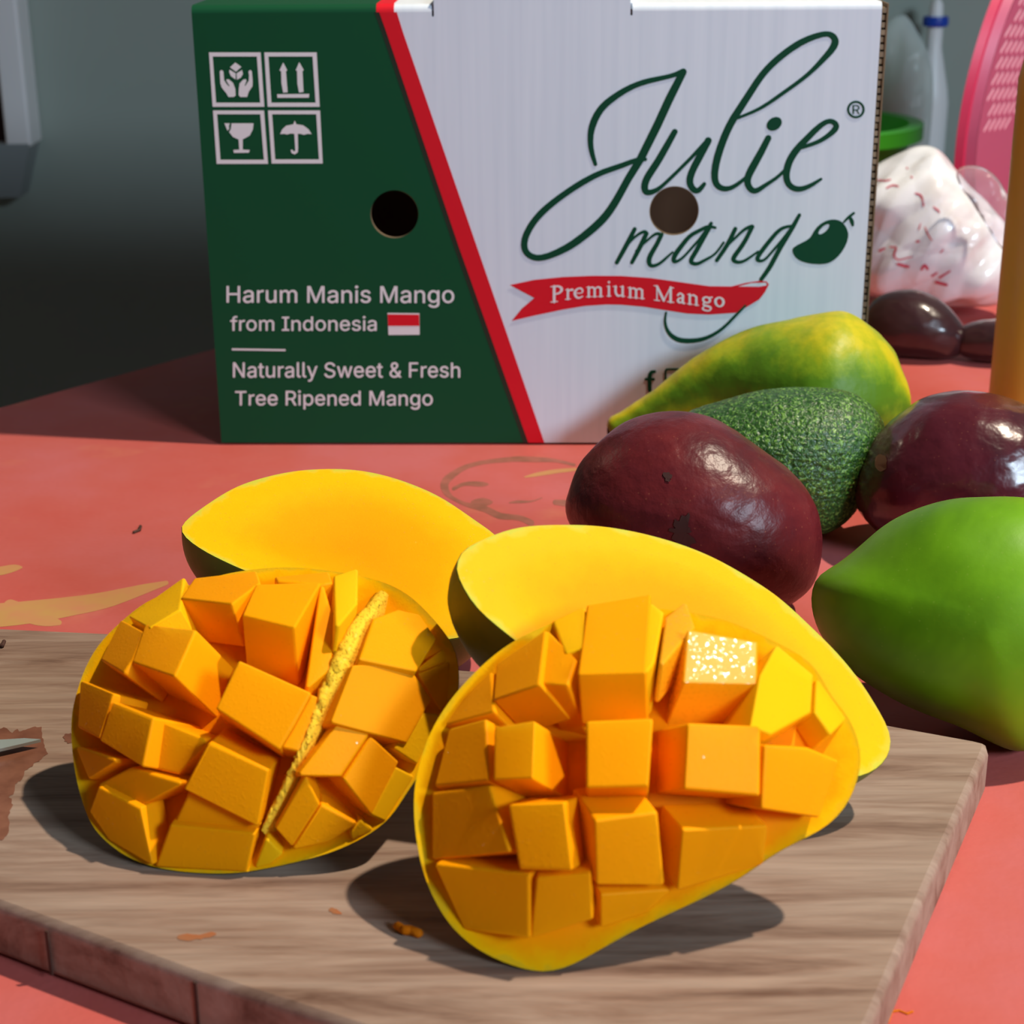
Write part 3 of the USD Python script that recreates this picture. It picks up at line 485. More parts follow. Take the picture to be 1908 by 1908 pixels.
# ------------------------------------------------------------------ fruit builders
def resample(px, n):
    c = catmull(px, 20, True); ctr = np.array(Polygon(c).centroid.coords[0]); d = c - ctr
    a = np.arctan2(d[:, 1], d[:, 0]); r = np.linalg.norm(d, axis=1); o = np.argsort(a); a, r = a[o], r[o]
    A = np.linspace(-np.pi, np.pi, n, endpoint=False)
    R = np.interp(A, np.r_[a[-1] - 2 * np.pi, a, a[0] + 2 * np.pi], np.r_[r[-1], r, r[0]])
    return ctr, A, R
def bisect(f, lo, hi, n=40):
    for _ in range(n):
        m = (lo + hi) / 2
        if f(m) > 0: lo = m
        else: hi = m
    return (lo + hi) / 2
def blob(px, thick, support=0.0, nphi=128, nt=72, lift=None, noise=None, power=1.0):
    """Whole fruit: its outline as seen, revolved to a rounded body that rests at height 'support' (or whose middle stands at depth 'lift')."""
    ctr, A, R = resample(px, nphi); n0 = -unit(ray(*ctr)); rim = ctr + np.c_[np.cos(A), np.sin(A)] * R[:, None]
    rr = np.array([ray(*p) for p in rim]); rc = ray(*ctr)
    def make(t, k=1):
        c = EYE + rc * t; s = (c - EYE) @ n0
        P = EYE + rr * (s / (rr @ n0))[:, None]; D = thick * np.mean(np.linalg.norm(P - c, axis=1))
        th = np.linspace(-np.pi / 2, np.pi / 2, nt)[::k]
        ring = c + (P - c)[None] * (np.cos(th)[:, None, None] ** power) + n0 * (D * np.sin(th))[:, None, None]
        return c, ring
    t = lift if lift else bisect(lambda t: make(t, 3)[1][..., 2].min() - support, .25, 2.2)
    c, ring = make(t); v = ring[1:-1].reshape(-1, 3); k = len(ring) - 2
    v = np.vstack([v, ring[0].mean(0), ring[-1].mean(0)]); f = []
    for i in range(k - 1):
        for j in range(nphi):
            m = (j + 1) % nphi; f += [[i * nphi + j, (i + 1) * nphi + m, i * nphi + m], [i * nphi + j, (i + 1) * nphi + j, (i + 1) * nphi + m]]
    for j in range(nphi):
        m = (j + 1) % nphi; f += [[k * nphi, j, m], [k * nphi + 1, (k - 1) * nphi + m, (k - 1) * nphi + j]]
    m = tm(v, f); trimesh.repair.fix_normals(m)
    if noise:
        amp, fr, seed = noise; nn = np.array(m.vertex_normals)
        m.vertices = m.vertices + nn * ((meshkit.fbm(m.vertices * fr, 3, seed) - .5) * 2 * amp)[:, None]
    m.vertices[:, 2] += support - m.vertices[:, 2].min() if not lift else 0
    return m
def base_of(m): b = m.bounds; return np.array([(b[0, 0] + b[1, 0]) / 2, (b[0, 1] + b[1, 1]) / 2, b[0, 2]])
def surf_at(m, x, y, back=0.0):
    """First point of the mesh on the ray through a pixel, and the normal there."""
    d = unit(ray(x, y)); tri = m.triangles; e1, e2 = tri[:, 1] - tri[:, 0], tri[:, 2] - tri[:, 0]
    h = np.cross(d, e2); a = np.einsum("ij,ij->i", e1, h); a[np.abs(a) < 1e-14] = 1e-14
    s = EYE - tri[:, 0]; u = np.einsum("ij,ij->i", s, h) / a; q_ = np.cross(s, e1); v = q_ @ d / a; t = np.einsum("ij,ij->i", e2, q_) / a
    ok = (u >= -1e-6) & (v >= -1e-6) & (u + v <= 1 + 1e-6) & (t > 0)
    if not ok.any(): return None
    i = np.where(ok)[0][np.argmin(t[ok])]; n = unit(np.cross(e1[i], e2[i])); n = n if n @ d < 0 else -n
    return EYE + d * t[i] + n * back, n
def patch(m, poly_px, lift=.0004, n=5):
    """A thin scar or print lying on a curved body: the outline's points carried onto the surface."""
    out = []
    for p in polys(poly_px):
        p = shapely.segmentize(p, 9)
        vv, ff = trimesh.creation.triangulate_polygon(p, engine="earcut")
        P = [surf_at(m, *c) for c in vv]
        if any(x is None for x in P): continue
        a = np.array([x[0] + x[1] * lift for x in P]); b = np.array([x[0] - x[1] * .0006 for x in P]); k = len(a)
        out.append(tm(np.vstack([a, b]), np.vstack([ff, ff[:, ::-1] + k])))
    if not out: return None
    mm = cat(out); trimesh.repair.fix_normals(mm, multibody=True); return mm

# ------------------------------------------------------------------ whole fruit
red1 = blob(zc([(50, 850), (60, 780), (100, 680), (160, 600), (250, 520), (350, 470), (450, 450), (560, 452), (660, 480), (760, 540), (870, 620), (960, 690), (1030, 770), (1075, 870), (1090, 960), (1085, 1050), (1060, 1140), (980, 1220), (860, 1262), (680, 1240), (450, 1150), (200, 1030), (90, 940)], 1030, 560, 2.1731), .92, noise=(.0007, 60, 1))
th = thing("red_mango", "dark red speckled whole mango in front of the bumpy green avocado", "mango", base_of(red1))
obj("skin", red1, "skin_red", th, smooth=True)
for pg, mt in ((ragged([(1238, 885), (1246, 880), (1252, 888), (1248, 898), (1240, 896)], 2, 5), "scar"), (ragged([(1252, 985), (1262, 968), (1280, 965), (1292, 985), (1286, 1010), (1262, 1016)], 5, 7), "scar")):
    pm = patch(red1, pg)
    if pm is not None: obj("scar", pm, mt, th, smooth=True)
red2 = blob([(1594, 930), (1605, 864), (1628, 822), (1665, 781), (1706, 749), (1752, 733), (1803, 727), (1858, 735), (1908, 753), (1960, 785), (2000, 830), (2015, 890), (2000, 960), (1950, 1010), (1870, 1035), (1780, 1040), (1690, 1020), (1625, 985)], .92, noise=(.0011, 70, 2))
th = thing("red_mango", "glossy purple-red whole mango at the right edge above the large green one", "mango", base_of(red2))
obj("skin", red2, "skin_purple", th, smooth=True)
pm = patch(red2, ragged([(1632, 862), (1642, 848), (1652, 850), (1655, 866), (1645, 880), (1636, 876)], 1.5, 4))
if pm is not None: obj("stem_scar", pm, "scar_tan", th, smooth=True)
green = blob([(1515, 1092), (1527, 1071), (1559, 1048), (1596, 1020), (1642, 983), (1688, 956), (1739, 937), (1794, 927), (1849, 924), (1908, 926), (1970, 940), (2040, 975), (2090, 1030), (2115, 1110), (2100, 1200), (2050, 1290), (1980, 1360), (1908, 1400), (1850, 1385), (1790, 1355), (1740, 1335), (1680, 1310), (1620, 1275), (1570, 1235), (1530, 1180), (1513, 1130)], .80, noise=(.0008, 30, 3))
th = thing("green_mango", "large smooth green whole mango at the right edge behind the board", "mango", base_of(green))
obj("skin", green, "skin_big_green", th, smooth=True)
avo = blob([(1262, 800), (1280, 772), (1340, 750), (1400, 733), (1470, 724), (1540, 725), (1590, 735), (1622, 757), (1645, 790), (1652, 830), (1640, 870), (1620, 910), (1590, 955), (1555, 985), (1490, 1000), (1410, 985), (1330, 930), (1280, 860)], .85, nphi=320, nt=200)
vn = np.array(avo.vertex_normals); avo.vertices = avo.vertices + vn * ((np.abs(meshkit.noise(avo.vertices * 420, 7) - .5) * -2 + 1) * .0007)[:, None]
th = thing("avocado", "dark green avocado with pebbly bumpy skin between the two red mangoes", "avocado", base_of(avo))
obj("skin", avo, "skin_avocado", th, smooth=True)
# long-necked fruit: circles along a spine
def spine_fruit(sp, rest, nphi=96, n=60, noise=None, ridge=None):
    q_ = catmull(sp, n // len(sp) + 4)
    def make(t):
        c0 = EYE + ray(sp[-2][0], sp[-2][1]) * t; n0 = -unit(ray(sp[-2][0], sp[-2][1]))
        P = np.array([onplane(x, y, c0, n0) for x, y, _ in q_]); sc = t / FPX
        return P, np.maximum(q_[:, 2], 1) * sc * np.linalg.norm(ray(sp[-2][0], sp[-2][1])) ** 0, n0
    def low(t):
        P, r, _ = make(t); return (P[:, 2] - r).min() - rest
    t = bisect(low, .4, 2.0); P, r, n0 = make(t)
    tang = np.gradient(P, axis=0); tang /= np.linalg.norm(tang, axis=1, keepdims=True)
    a = np.arange(nphi) * 2 * np.pi / nphi; s = np.cross(n0, tang)
    s /= np.linalg.norm(s, axis=1, keepdims=True)
    v = P[:, None] + r[:, None, None] * (np.cos(a)[None, :, None] * n0 + np.sin(a)[None, :, None] * s[:, None])
    f = []; m = len(P)
    for i in range(m - 1):
        for j in range(nphi):
            k = (j + 1) % nphi; f += [[i * nphi + j, i * nphi + k, (i + 1) * nphi + k], [i * nphi + j, (i + 1) * nphi + k, (i + 1) * nphi + j]]
    v = np.vstack([v.reshape(-1, 3), P[0], P[-1]]); e = m * nphi
    for j in range(nphi):
        k = (j + 1) % nphi; f += [[e, k, j], [e + 1, (m - 1) * nphi + j, (m - 1) * nphi + k]]
    g = tm(v, f); trimesh.repair.fix_normals(g)
    if noise:
        amp, fr, seed = noise; g.vertices = g.vertices + np.array(g.vertex_normals) * ((meshkit.fbm(g.vertices * fr, 3, seed) - .5) * 2 * amp)[:, None]
    rho = np.r_[np.tile(.5 + .5 * np.cos((a - 1.05) * 3), m), .5, .5]
    return g, P, r, rho
neck, NP, NR, NRHO = spine_fruit([(1137, 801, 12), (1142, 798, 20), (1160, 790, 24), (1200, 773, 31), (1245, 753, 41), (1300, 729, 58), (1360, 712, 82), (1420, 712, 112), (1480, 724, 142), (1535, 736, 160), (1590, 745, 146), (1640, 752, 108), (1670, 757, 68), (1690, 760, 30), (1697, 761, 4)], 0.0, noise=(.0012, 55, 4))
th = thing("long_necked_avocado", "yellow-green long-necked avocado lying in front of the carton", "avocado", base_of(neck))
obj("skin", neck, "skin_neck", th, smooth=True, rho=NRHO)
tipn = unit(NP[0] - NP[3]); tp0 = NP[0]
obj("stem_scar", hullpts([tp0 + tipn * .0005 + s * .003 for s in (UP, -UP, RT * .3, -RT * .1)], .0012), "stem", th, smooth=50)

# ------------------------------------------------------------------ mango halves
def frame(n):
    n = unit(n); a = unit(RT - (RT @ n) * n); return n, a, np.cross(n, a)
def rim_on(px, n, anchor, t, N=144):
    c = EYE + ray(*anchor) * t; q_ = catmull(px, 12, True)
    P = np.array([onplane(x, y, c, n) for x, y in q_]); n, a, b = frame(n); o = P.mean(0)
    d = P - o; u, v = d @ a, d @ b; pol = Polygon(np.c_[u, v]); cu, cv_ = pol.centroid.coords[0]; o = o + a * cu + b * cv_
    u, v = u - cu, v - cv_; ang = np.arctan2(v, u); r = np.hypot(u, v); k = np.argsort(ang); ang, r = ang[k], r[k]
    A = np.linspace(-np.pi, np.pi, N, endpoint=False); R = np.interp(A, np.r_[ang[-1] - 2 * np.pi, ang, ang[0] + 2 * np.pi], np.r_[r[-1], r, r[0]])
    return o, n, a, b, A, R
def disc(o, n, a, b, A, R, rhos, off, flip=False):
    """Rings rho (1 = rim) at height off(rho) over the rim plane; returns mesh and rho of each vertex."""
    N = len(A); e = (np.cos(A)[:, None] * a + np.sin(A)[:, None] * b) * R[:, None]
    V = np.vstack([o + e * r + n * h for r, h in zip(rhos, off)]); V = np.vstack([V, o + n * off[-1]]); f = []
    for i in range(len(rhos) - 1):
        for j in range(N):
            k = (j + 1) % N; f += [[i * N + j, i * N + k, (i + 1) * N + k], [i * N + j, (i + 1) * N + k, (i + 1) * N + j]]
    L = (len(rhos) - 1) * N
    for j in range(N): f += [[L + j, L + (j + 1) % N, L + N]]
    f = np.array(f); f = f[:, ::-1] if flip else f
    return tm(V, f), np.r_[np.repeat(np.clip(rhos, 0, 1), N), rhos[-1]]
def half(name, label, px, n, D, support, hollow=.003, shift=(0, 0)):
    """Uncut cheek: flat cut face towards n, rounded skin behind, resting at 'support'."""
    anchor = np.mean(px, 0)
    th_ = np.linspace(0, np.pi / 2, 24)
    def make(t, N=144):
        fr = rim_on(px, n, anchor, t, N); sk, _ = disc(*fr, np.cos(th_[:-1]) ** .5, -D * np.sin(th_[:-1]) ** .95, flip=True); return fr, sk
    t = bisect(lambda t: make(t, 72)[1].vertices[:, 2].min() - support, .3, 1.5)
    fr, sk = make(t); o, nn, a, b, A, R = fr
    lip, _ = disc(o, nn, a, b, A, R, [1.0, .996], [0, .0003])
    body = tm(np.vstack([sk.vertices, lip.vertices[:-1]]), np.vstack([sk.faces, lip.faces[lip.faces.max(1) < 288] + len(sk.vertices)])); 
    T_ = thing(name, label, "mango", base_of(sk))
    obj("skin", body, "skin_half", T_, smooth=True)
    rh = np.r_[.997, .975, np.linspace(.95, .04, 26)]
    off = .0004 - hollow * np.clip(1 - (rh / .8) ** 2, 0, 1) ** 1.2
    fl_, rho = disc(o, nn, a, b, A, R, rh, off)
    obj("flesh", fl_, "flesh_face", T_, smooth=True, rho=rho)
    print(name, "len", (R.max() * 2).round(3), "wid", (R[:72] + R[72:]).min().round(3), "o", o.round(3), "low", sk.bounds.round(3).tolist())
    return T_, fr, sk
HL = zc([(135, 385), (160, 345), (200, 310), (300, 240), (420, 170), (560, 120), (720, 85), (860, 72), (1000, 72), (1120, 85), (1250, 115), (1380, 160), (1500, 215), (1620, 290), (1720, 360), (1810, 430), (1870, 530), (1880, 660), (1830, 800), (1720, 920), (1560, 975), (1350, 950), (1080, 850), (880, 760), (700, 680), (500, 620), (370, 565), (280, 520), (200, 470), (150, 425)], 290, 850, 2.8478)
TH1, fr1, sk1 = half("mango_half", "uncut mango half lying cut face up behind the scored one at the left", HL, (0.14, -0.36, 0.92), .046, 0.0)
p1 = onplane(330, 1012, fr1[0] - fr1[1] * .012, UP * 0 + FW * -1)
st0 = surf_at(sk1, 338, 1030)
if st0 is not None:
    P0 = st0[0]; obj("stem", cat([trimesh.Trimesh(*meshkit.arrays(hullpts([P0, P0 - RT * .003 + UP * .001, P0 - RT * .0042 - UP * .002], .0011))[:2]), trimesh.Trimesh(*meshkit.arrays(hullpts([P0 - RT * .0035, P0 - RT * .0045 - UP * .004], .0007))[:2])]), "stem", TH1, smooth=50)
HRr = zc([(222, 200), (230, 165), (250, 135), (330, 90), (450, 50), (600, 38), (750, 42), (900, 65), (1050, 105), (1200, 165), (1350, 250), (1450, 320), (1560, 420), (1660, 520), (1750, 630), (1820, 740), (1862, 830), (1862, 890), (1830, 945), (1745, 990), (1600, 985), (1400, 930), (1150, 850), (900, 760), (700, 660), (550, 560), (430, 465), (350, 400), (290, 340), (240, 260)], 740, 960, 2.0298)
TH2, fr2, sk2 = half("mango_half", "uncut mango half leaning up right behind the scored one at the right", HRr, (0.34, -0.50, 0.79), .046, ZB)

# ------------------------------------------------------------------ scored halves turned inside out
def hedgehog(name, label, px, n, B, cubes, ox, oy, s, support, thick=.006, depth=.022):
    anchor = np.mean(px, 0); th_ = np.linspace(0, np.pi / 2, 18)
    rh = np.r_[1.0, .99, .97, np.linspace(.94, .03, 30)]
    bul = lambda r: B * np.clip(1 - np.asarray(r) ** 2.0, 0, 1)
    flo = lambda r: bul(r) - depth * np.clip(1 - np.asarray(r) ** 3.2, 0, 1)
    def skin_(t, N):
        fr = rim_on(px, n, anchor, t, N); rs = np.r_[1.0015, 1.001, .99, .96, np.linspace(.92, .03, 14)]
        return fr, disc(*fr, rs, flo(rs) - thick * np.clip(1 - rs ** 4, 0, 1) ** .6, flip=True)[0]
    t = bisect(lambda t: skin_(t, 72)[1].vertices[:, 2].min() - support, .3, 1.2)
    fr, sk = skin_(t, 144); o, nn, a, b, A, R = fr
    T_ = thing(name, label, "mango", base_of(sk))
    obj("skin", sk, "skin_half", T_, smooth=True)
    fl_, rho = disc(*fr, rh, flo(rh) + .0003)
    obj("flesh", fl_, "flesh_scored", T_, smooth=True, rho=rho)
    def local(p):
        d = p - o; u, v, e = d @ a, d @ b, d @ nn; g = np.arctan2(v, u); r = np.interp(g, np.r_[A, np.pi], np.r_[R, R[0]]); return u, v, e, min(np.hypot(u, v) / r, 1.0)
    def normal_at(u, v):
        h = 1e-3; f = lambda u_, v_: bul(min(np.hypot(u_, v_) / np.interp(np.arctan2(v_, u_), np.r_[A, np.pi], np.r_[R, R[0]]), 1))
        gx, gy = (f(u + h, v) - f(u - h, v)) / 2 / h, (f(u, v + h) - f(u, v - h)) / 2 / h
        return unit(nn - a * gx - b * gy)
    for cb in cubes:
        poly, h = cb[0], cb[1]; opt = cb[2] if len(cb) > 2 else {}
        pp = [(x, y) for x, y in zc(poly, ox, oy, s)]; ctr = np.mean(pp, 0); e = B
        for _ in range(30):
            P = onplane(*ctr, o + nn * e, nn); u, v, _e, r = local(P); e = .5 * e + .5 * (float(bul(r)) + opt.get('o', 0.0))
        m = normal_at(u, v) if opt.get("n") is None else unit(opt["n"])
        if "tilt" in opt: m = unit(m + np.asarray(opt["tilt"]))
        top = [onplane(x, y, P, m) for x, y in pp]; r0 = opt.get("r", .0009); cT = np.mean(top, 0)
        md = normal_at(u, v) if opt.get("n") is not None else m
        ins = [q_ + (cT - q_) / np.linalg.norm(cT - q_) * r0 * 1.2 - m * r0 for q_ in top]
        L = depth * (1 - min(r, 1) ** 3.2) + .003; bot = [q_ - md * L for q_ in ins]
        bot = [cT - md * L + (q_ - (cT - md * L)) * opt.get("k", 1.0) for q_ in bot]
        obj("flesh_cube", hullpts(ins + bot, r0), opt.get("m", "flesh_cube"), T_, smooth=45, label=opt.get("label"))
    print(name, "len", (R.max() * 2).round(3), "wid", (R[:72] + R[72:]).min().round(3), "o", o.round(3), "low", sk.bounds.round(3).tolist())
    return T_, fr, bul, local
half_v = unit(unit(LAMP - np.array([.07, .5, .1])) + unit(EYE - np.array([.07, .5, .1])))
RIMR = zc([(65, 1060), (70, 1200), (100, 1350), (150, 1470), (220, 1570), (320, 1650), (430, 1700), (540, 1725), (630, 1712), (720, 1670), (900, 1570), (1100, 1475), (1300, 1370), (1450, 1270), (1600, 1190), (1680, 1120), (1730, 1030), (1750, 930), (1740, 850), (1700, 760), (1640, 680), (1570, 570), (1430, 480), (1260, 405), (1060, 362), (860, 352), (690, 372), (545, 425), (415, 495), (300, 590), (195, 710), (115, 850), (78, 970)], 740, 960, 2.0298)
CR = [
 ([(375, 560), (560, 432), (535, 640), (362, 700)], .012, {"tilt": (-.25, 0, .1)}),
 ([(562, 435), (680, 545), (640, 640), (545, 640)], .009),
 ([(590, 395), (700, 345), (705, 500), (640, 520)], .007, {"m": "flesh_cube_yellow"}),
 ([(722, 335), (955, 297), (935, 595), (688, 600)], .016),
 ([(960, 330), (1000, 360), (965, 560), (940, 590)], .009, {"m": "flesh_cube_yellow"}),
 ([(1020, 380), (1090, 330), (1130, 420), (1000, 560)], .010, {"m": "flesh_cube_wet"}),
 ([(1098, 430), (1366, 478), (1366, 640), (1082, 632)], .017, {"n": half_v, "m": "flesh_cube_wet"}),
 ([(1440, 490), (1575, 600), (1570, 745), (1410, 830), (1340, 800), (1370, 600)], .009, {"m": "flesh_cube_yellow"}),
 ([(1590, 620), (1700, 770), (1640, 830), (1580, 745)], .005, {"m": "flesh_cube_yellow"}),
 ([(195, 805), (335, 768), (345, 1005), (140, 1025)], .0035, {'o': -.0022}),
 ([(245, 690), (355, 590), (365, 740), (180, 790)], .004, {'o': -.0022}),
 ([(368, 800), (517, 775), (508, 995), (362, 1003)], .014),
 ([(716, 778), (966, 768), (950, 1026), (716, 1030)], .017),
 ([(1100, 787), (1376, 800), (1374, 1060), (1086, 1035)], .015),
 ([(1390, 872), (1560, 876), (1672, 930), (1600, 1145), (1378, 1110)], .007),
 ([(130, 1050), (350, 1022), (425, 1270), (130, 1300)], .0025, {'o': -.0022}),
 ([(420, 1096), (628, 1087), (658, 1345), (462, 1342)], .013),
 ([(750, 1155), (985, 1122), (1010, 1400), (756, 1400)], .013),
 ([(1080, 1192), (1405, 1178), (1388, 1320), (1062, 1420)], .010),
 ([(525, 1372), (730, 1356), (742, 1530), (505, 1600)], .004, {'o': -.0022}),
 ([(140, 1320), (500, 1360), (500, 1600), (250, 1570)], .0015, {'o': -.0022}),
 ([(770, 1440), (1040, 1420), (960, 1500), (770, 1560)], .002, {'o': -.0022}),
]
hedgehog("scored_mango_half", "mango half scored into cubes and turned out, nearest the camera at right", RIMR, (-0.05, -0.74, 0.67), .032, CR, 740, 960, 2.0298, ZB)
RIML = zc([(60, 880), (75, 1100), (110, 1250), (160, 1370), (230, 1450), (330, 1520), (450, 1565), (600, 1590), (800, 1597), (920, 1585), (1050, 1560), (1250, 1510), (1400, 1450), (1550, 1350), (1640, 1230), (1720, 1110), (1800, 980), (1870, 830), (1895, 680), (1870, 530), (1780, 400), (1650, 275), (1500, 205), (1300, 165), (1090, 147), (900, 160), (740, 192), (560, 252), (420, 310), (290, 410), (190, 515), (120, 640), (80, 760)], 110, 1000, 2.544)
CL = [
 ([(330, 375), (590, 192), (572, 345), (430, 430)], .006, {"m": "flesh_cube_yellow"}),
 ([(572, 290), (640, 195), (935, 160), (955, 215), (820, 315)], .013),
 ([(1020, 190), (1280, 165), (1300, 215), (1250, 225), (1030, 205)], .008),
 ([(868, 370), (935, 222), (1240, 215), (1115, 430)], .019),
 ([(1310, 180), (1410, 150), (1410, 320), (1320, 420)], .008, {"m": "flesh_cube_yellow"}),
 ([(290, 395), (405, 450), (345, 590), (305, 645), (195, 580)], .007),
 ([(345, 592), (408, 415), (650, 442), (548, 660)], .015),
 ([(850, 588), (1195, 740), (1110, 910), (1045, 1010), (742, 812)], .015),
 ([(100, 685), (255, 745), (190, 955), (85, 905)], .005),
 ([(250, 785), (445, 860), (397, 1088), (190, 962)], .015),
 ([(705, 978), (995, 1108), (942, 1372), (590, 1195)], .015),
 ([(80, 1000), (265, 1060), (135, 1150)], .004),
 ([(182, 1185), (388, 1288), (442, 1556), (235, 1445), (140, 1300)], .006),
 ([(520, 1370), (930, 1412), (893, 1586), (455, 1562)], .007),
 ([(1425, 580), (1485, 385), (1610, 340), (1710, 365), (1792, 480), (1690, 640)], .011),
 ([(1390, 610), (1590, 592), (1682, 640), (1768, 770), (1650, 980), (1540, 880), (1290, 880)], .010),
 ([(1322, 890), (1470, 935), (1335, 1142), (1140, 1130)], .013),
 ([(1480, 945), (1612, 1065), (1480, 1318), (1345, 1150)], .006),
 ([(1170, 1140), (1235, 1265), (1100, 1470), (1025, 1390)], .010),
 ([(1245, 1270), (1412, 1360), (1290, 1450), (1110, 1480)], .005),
 ([(1735, 830), (1803, 842), (1695, 1080), (1590, 1010)], .006, {"m": "flesh_cube_yellow"}),
 ([(1605, 1090), (1682, 1130), (1540, 1352), (1478, 1322)], .005, {"m": "flesh_cube_yellow"}),
 ([(1435, 1340), (1490, 1388), (1390, 1440), (1380, 1410)], .004, {"m": "flesh_cube_yellow"}),
 ([(1705, 645), (1850, 590), (1890, 700), (1815, 825), (1775, 770)], .006, {"o": -.003}),
 ([(1705, 630), (1785, 560), (1845, 520), (1855, 580)], .006, {"o": -.003}),
 ([(185, 1178), (330, 1092), (575, 1170), (400, 1275)], .006, {"o": -.0035}),
 ([(610, 1212), (955, 1368), (925, 1405), (540, 1365)], .006, {"o": -.0045}),
 ([(1200, 745), (1250, 765), (1125, 1020), (1062, 1005)], .006, {"o": -.004}),
 ([(1248, 228), (1312, 425), (1275, 640), (1180, 715)], .006, {"o": -.006}),
 ([(560, 1130), (700, 980), (690, 960), (450, 870), (405, 1088)], .006, {"o": -.006}),
 ([(985, 1430), (1060, 1500), (1000, 1560), (930, 1570)], .002, {"m": "flesh_cube_yellow"}),
]
TL, frL, bulL, locL = hedgehog("scored_mango_half", "mango half scored into cubes and turned out, with a pale fibrous seam, at left", RIML, (-0.12, -0.64, 0.76), .032, CL, 110, 1000, 2.544, ZB)
seam = zc([(1560, 235, 52), (1480, 340, 60), (1400, 450, 70), (1330, 600, 78), (1260, 740, 54), (1215, 850, 40), (1160, 1000, 32), (1110, 1100, 28), (1050, 1230, 26), (1000, 1330, 26), (965, 1400, 20)], 110, 1000, 2.544)
q_ = catmull(seam, 8); oL, nL, aL, bL = frL[:4]; SP = []
for x, y, w in q_:
    e = .02
    for _ in range(25):
        P = onplane(x, y, oL + nL * e, nL); u, v, _e, rr_ = locL(P); e = .5 * e + .5 * (float(bulL(rr_)) - .0045)
    SP.append(P)
SP = np.array(SP); tg = np.gradient(SP, axis=0); V, F = [], []
for i, P in enumerate(SP):
    sd = unit(np.cross(nL, tg[i])); w = q_[i, 2] / 4900 * .55
    for j, k in enumerate((-1.15, -1, -.5, 0, .5, 1, 1.15)):
        V.append(P + sd * w * k + nL * (-.012 if abs(k) > 1.1 else .0014 * (1 - k * k) + rng.normal(0, .0005)))
for i in range(len(SP) - 1):
    for j in range(6): t0 = i * 7 + j; F += [[t0, t0 + 7, t0 + 8], [t0, t0 + 8, t0 + 1]]
sm_ = tm(V, F); sm_ = tm(sm_.vertices, sm_.faces if sm_.face_normals.mean(0) @ nL > 0 else sm_.faces[:, ::-1])
obj("fibrous_seam", sm_, "fibre", TL, smooth=60, label="pale yellow fibrous seam")

# ------------------------------------------------------------------ knife, scraps, crumbs
tip = onz(76, 1380, ZB + .003); kd = unit(onz(-200, 1408, ZB + .003) - tip); kn = np.array([-kd[1], kd[0], 0])
kn = kn if kn[1] > 0 else -kn
kt = thing("knife", "steel knife tip pointing in from the left edge of the board", "knife", tip + kd * .1 - [0, 0, .002])
prof = [(0, 0), (.006, .0022), (.02, .0035), (.15, .0038), (.15, -.016), (.06, -.014), (.02, -.0060), (.006, -.002)]
bl = [tip + kd * x + kn * y + np.array([0, 0, .0006 * s]) for x, y in prof for s in (-1, 1)]
obj("blade", trimesh.convex.convex_hull(np.array(bl)), "steel", kt, smooth=30)
obj("handle", hullpts([tip + kd * x + kn * y + np.array([0, 0, z]) for x in (.155, .25) for y in (-.012, .000) for z in (-.0005, .004)], .0022, 12), "black_plastic", kt, smooth=50)
def lump(name, label, cat_, pts, r, m, z):
    P = [onz(x, y, z) for x, y in pts]; g = cat([trimesh.Trimesh(*meshkit.arrays(hullpts([P[i], P[i + 1]], r))[:2]) for i in range(len(P) - 1)]); g = trimesh.Trimesh(*meshkit.arrays(g, False)[:2], process=False)
    g.vertices[:, 2] += z - g.vertices[:, 2].min() - .0002; obj(name, g, m, smooth=50, label=label, cat=cat_)
lump("mango_scrap", "orange scrap of mango flesh on the board below the front scored half", "mango scrap", [(742, 1733), (752, 1740), (766, 1741), (780, 1746)], .0016, "scrap", ZB)
lump("leaf_crumb", "dark dry leaf crumb alone on the coral tablecloth at left", "crumb", [(250, 994), (260, 990), (262, 983)], .0009, "dark_leaf", 0)
lump("peel_crumb", "brown peel crumb on the board at the left edge", "crumb", [(-4, 1204), (4, 1207), (8, 1198)], .0009, "dark_leaf", ZB)
lump("thread", "fine orange fruit fibre on the tablecloth at the bottom right", "fibre", [(1655, 1905), (1662, 1886), (1675, 1884), (1690, 1890), (1700, 1886)], .0004, "scrap", 0)

# ------------------------------------------------------------------ background objects
# amber bottle
ab = np.array([.318, .965, 0.0]); R0 = .037
bt = thing("amber_bottle", "amber translucent bottle of orange liquid at the right edge", "bottle", ab)
obj("body", lathe([(0, 0), (R0 - .004, 0), (R0, .004), (R0, .215), (R0 - .004, .235), (.016, .262), (.0135, .270), (.0135, .295), (.0115, .295), (.0115, .270), (.015, .260), (R0 - .0065, .234), (R0 - .0025, .214), (R0 - .0025, .0055), (R0 - .005, .003), (0, .003)], 72, ab), "amber_shell", bt, smooth=40)
obj("liquid", lathe([(0, .0035), (R0 - .0062, .0035), (R0 - .0030, .0065), (R0 - .0030, .080), (R0 - .0032, .0802), (0, .0800)], 72, ab), "amber_liquid", bt, smooth=40)
obj("cap", lathe([(0, .306), (.0155, .306), (.0165, .304), (.0165, .280), (.0140, .280), (.0140, .2955), (0, .2955)], 48, ab), "cap_white", bt, smooth=40)
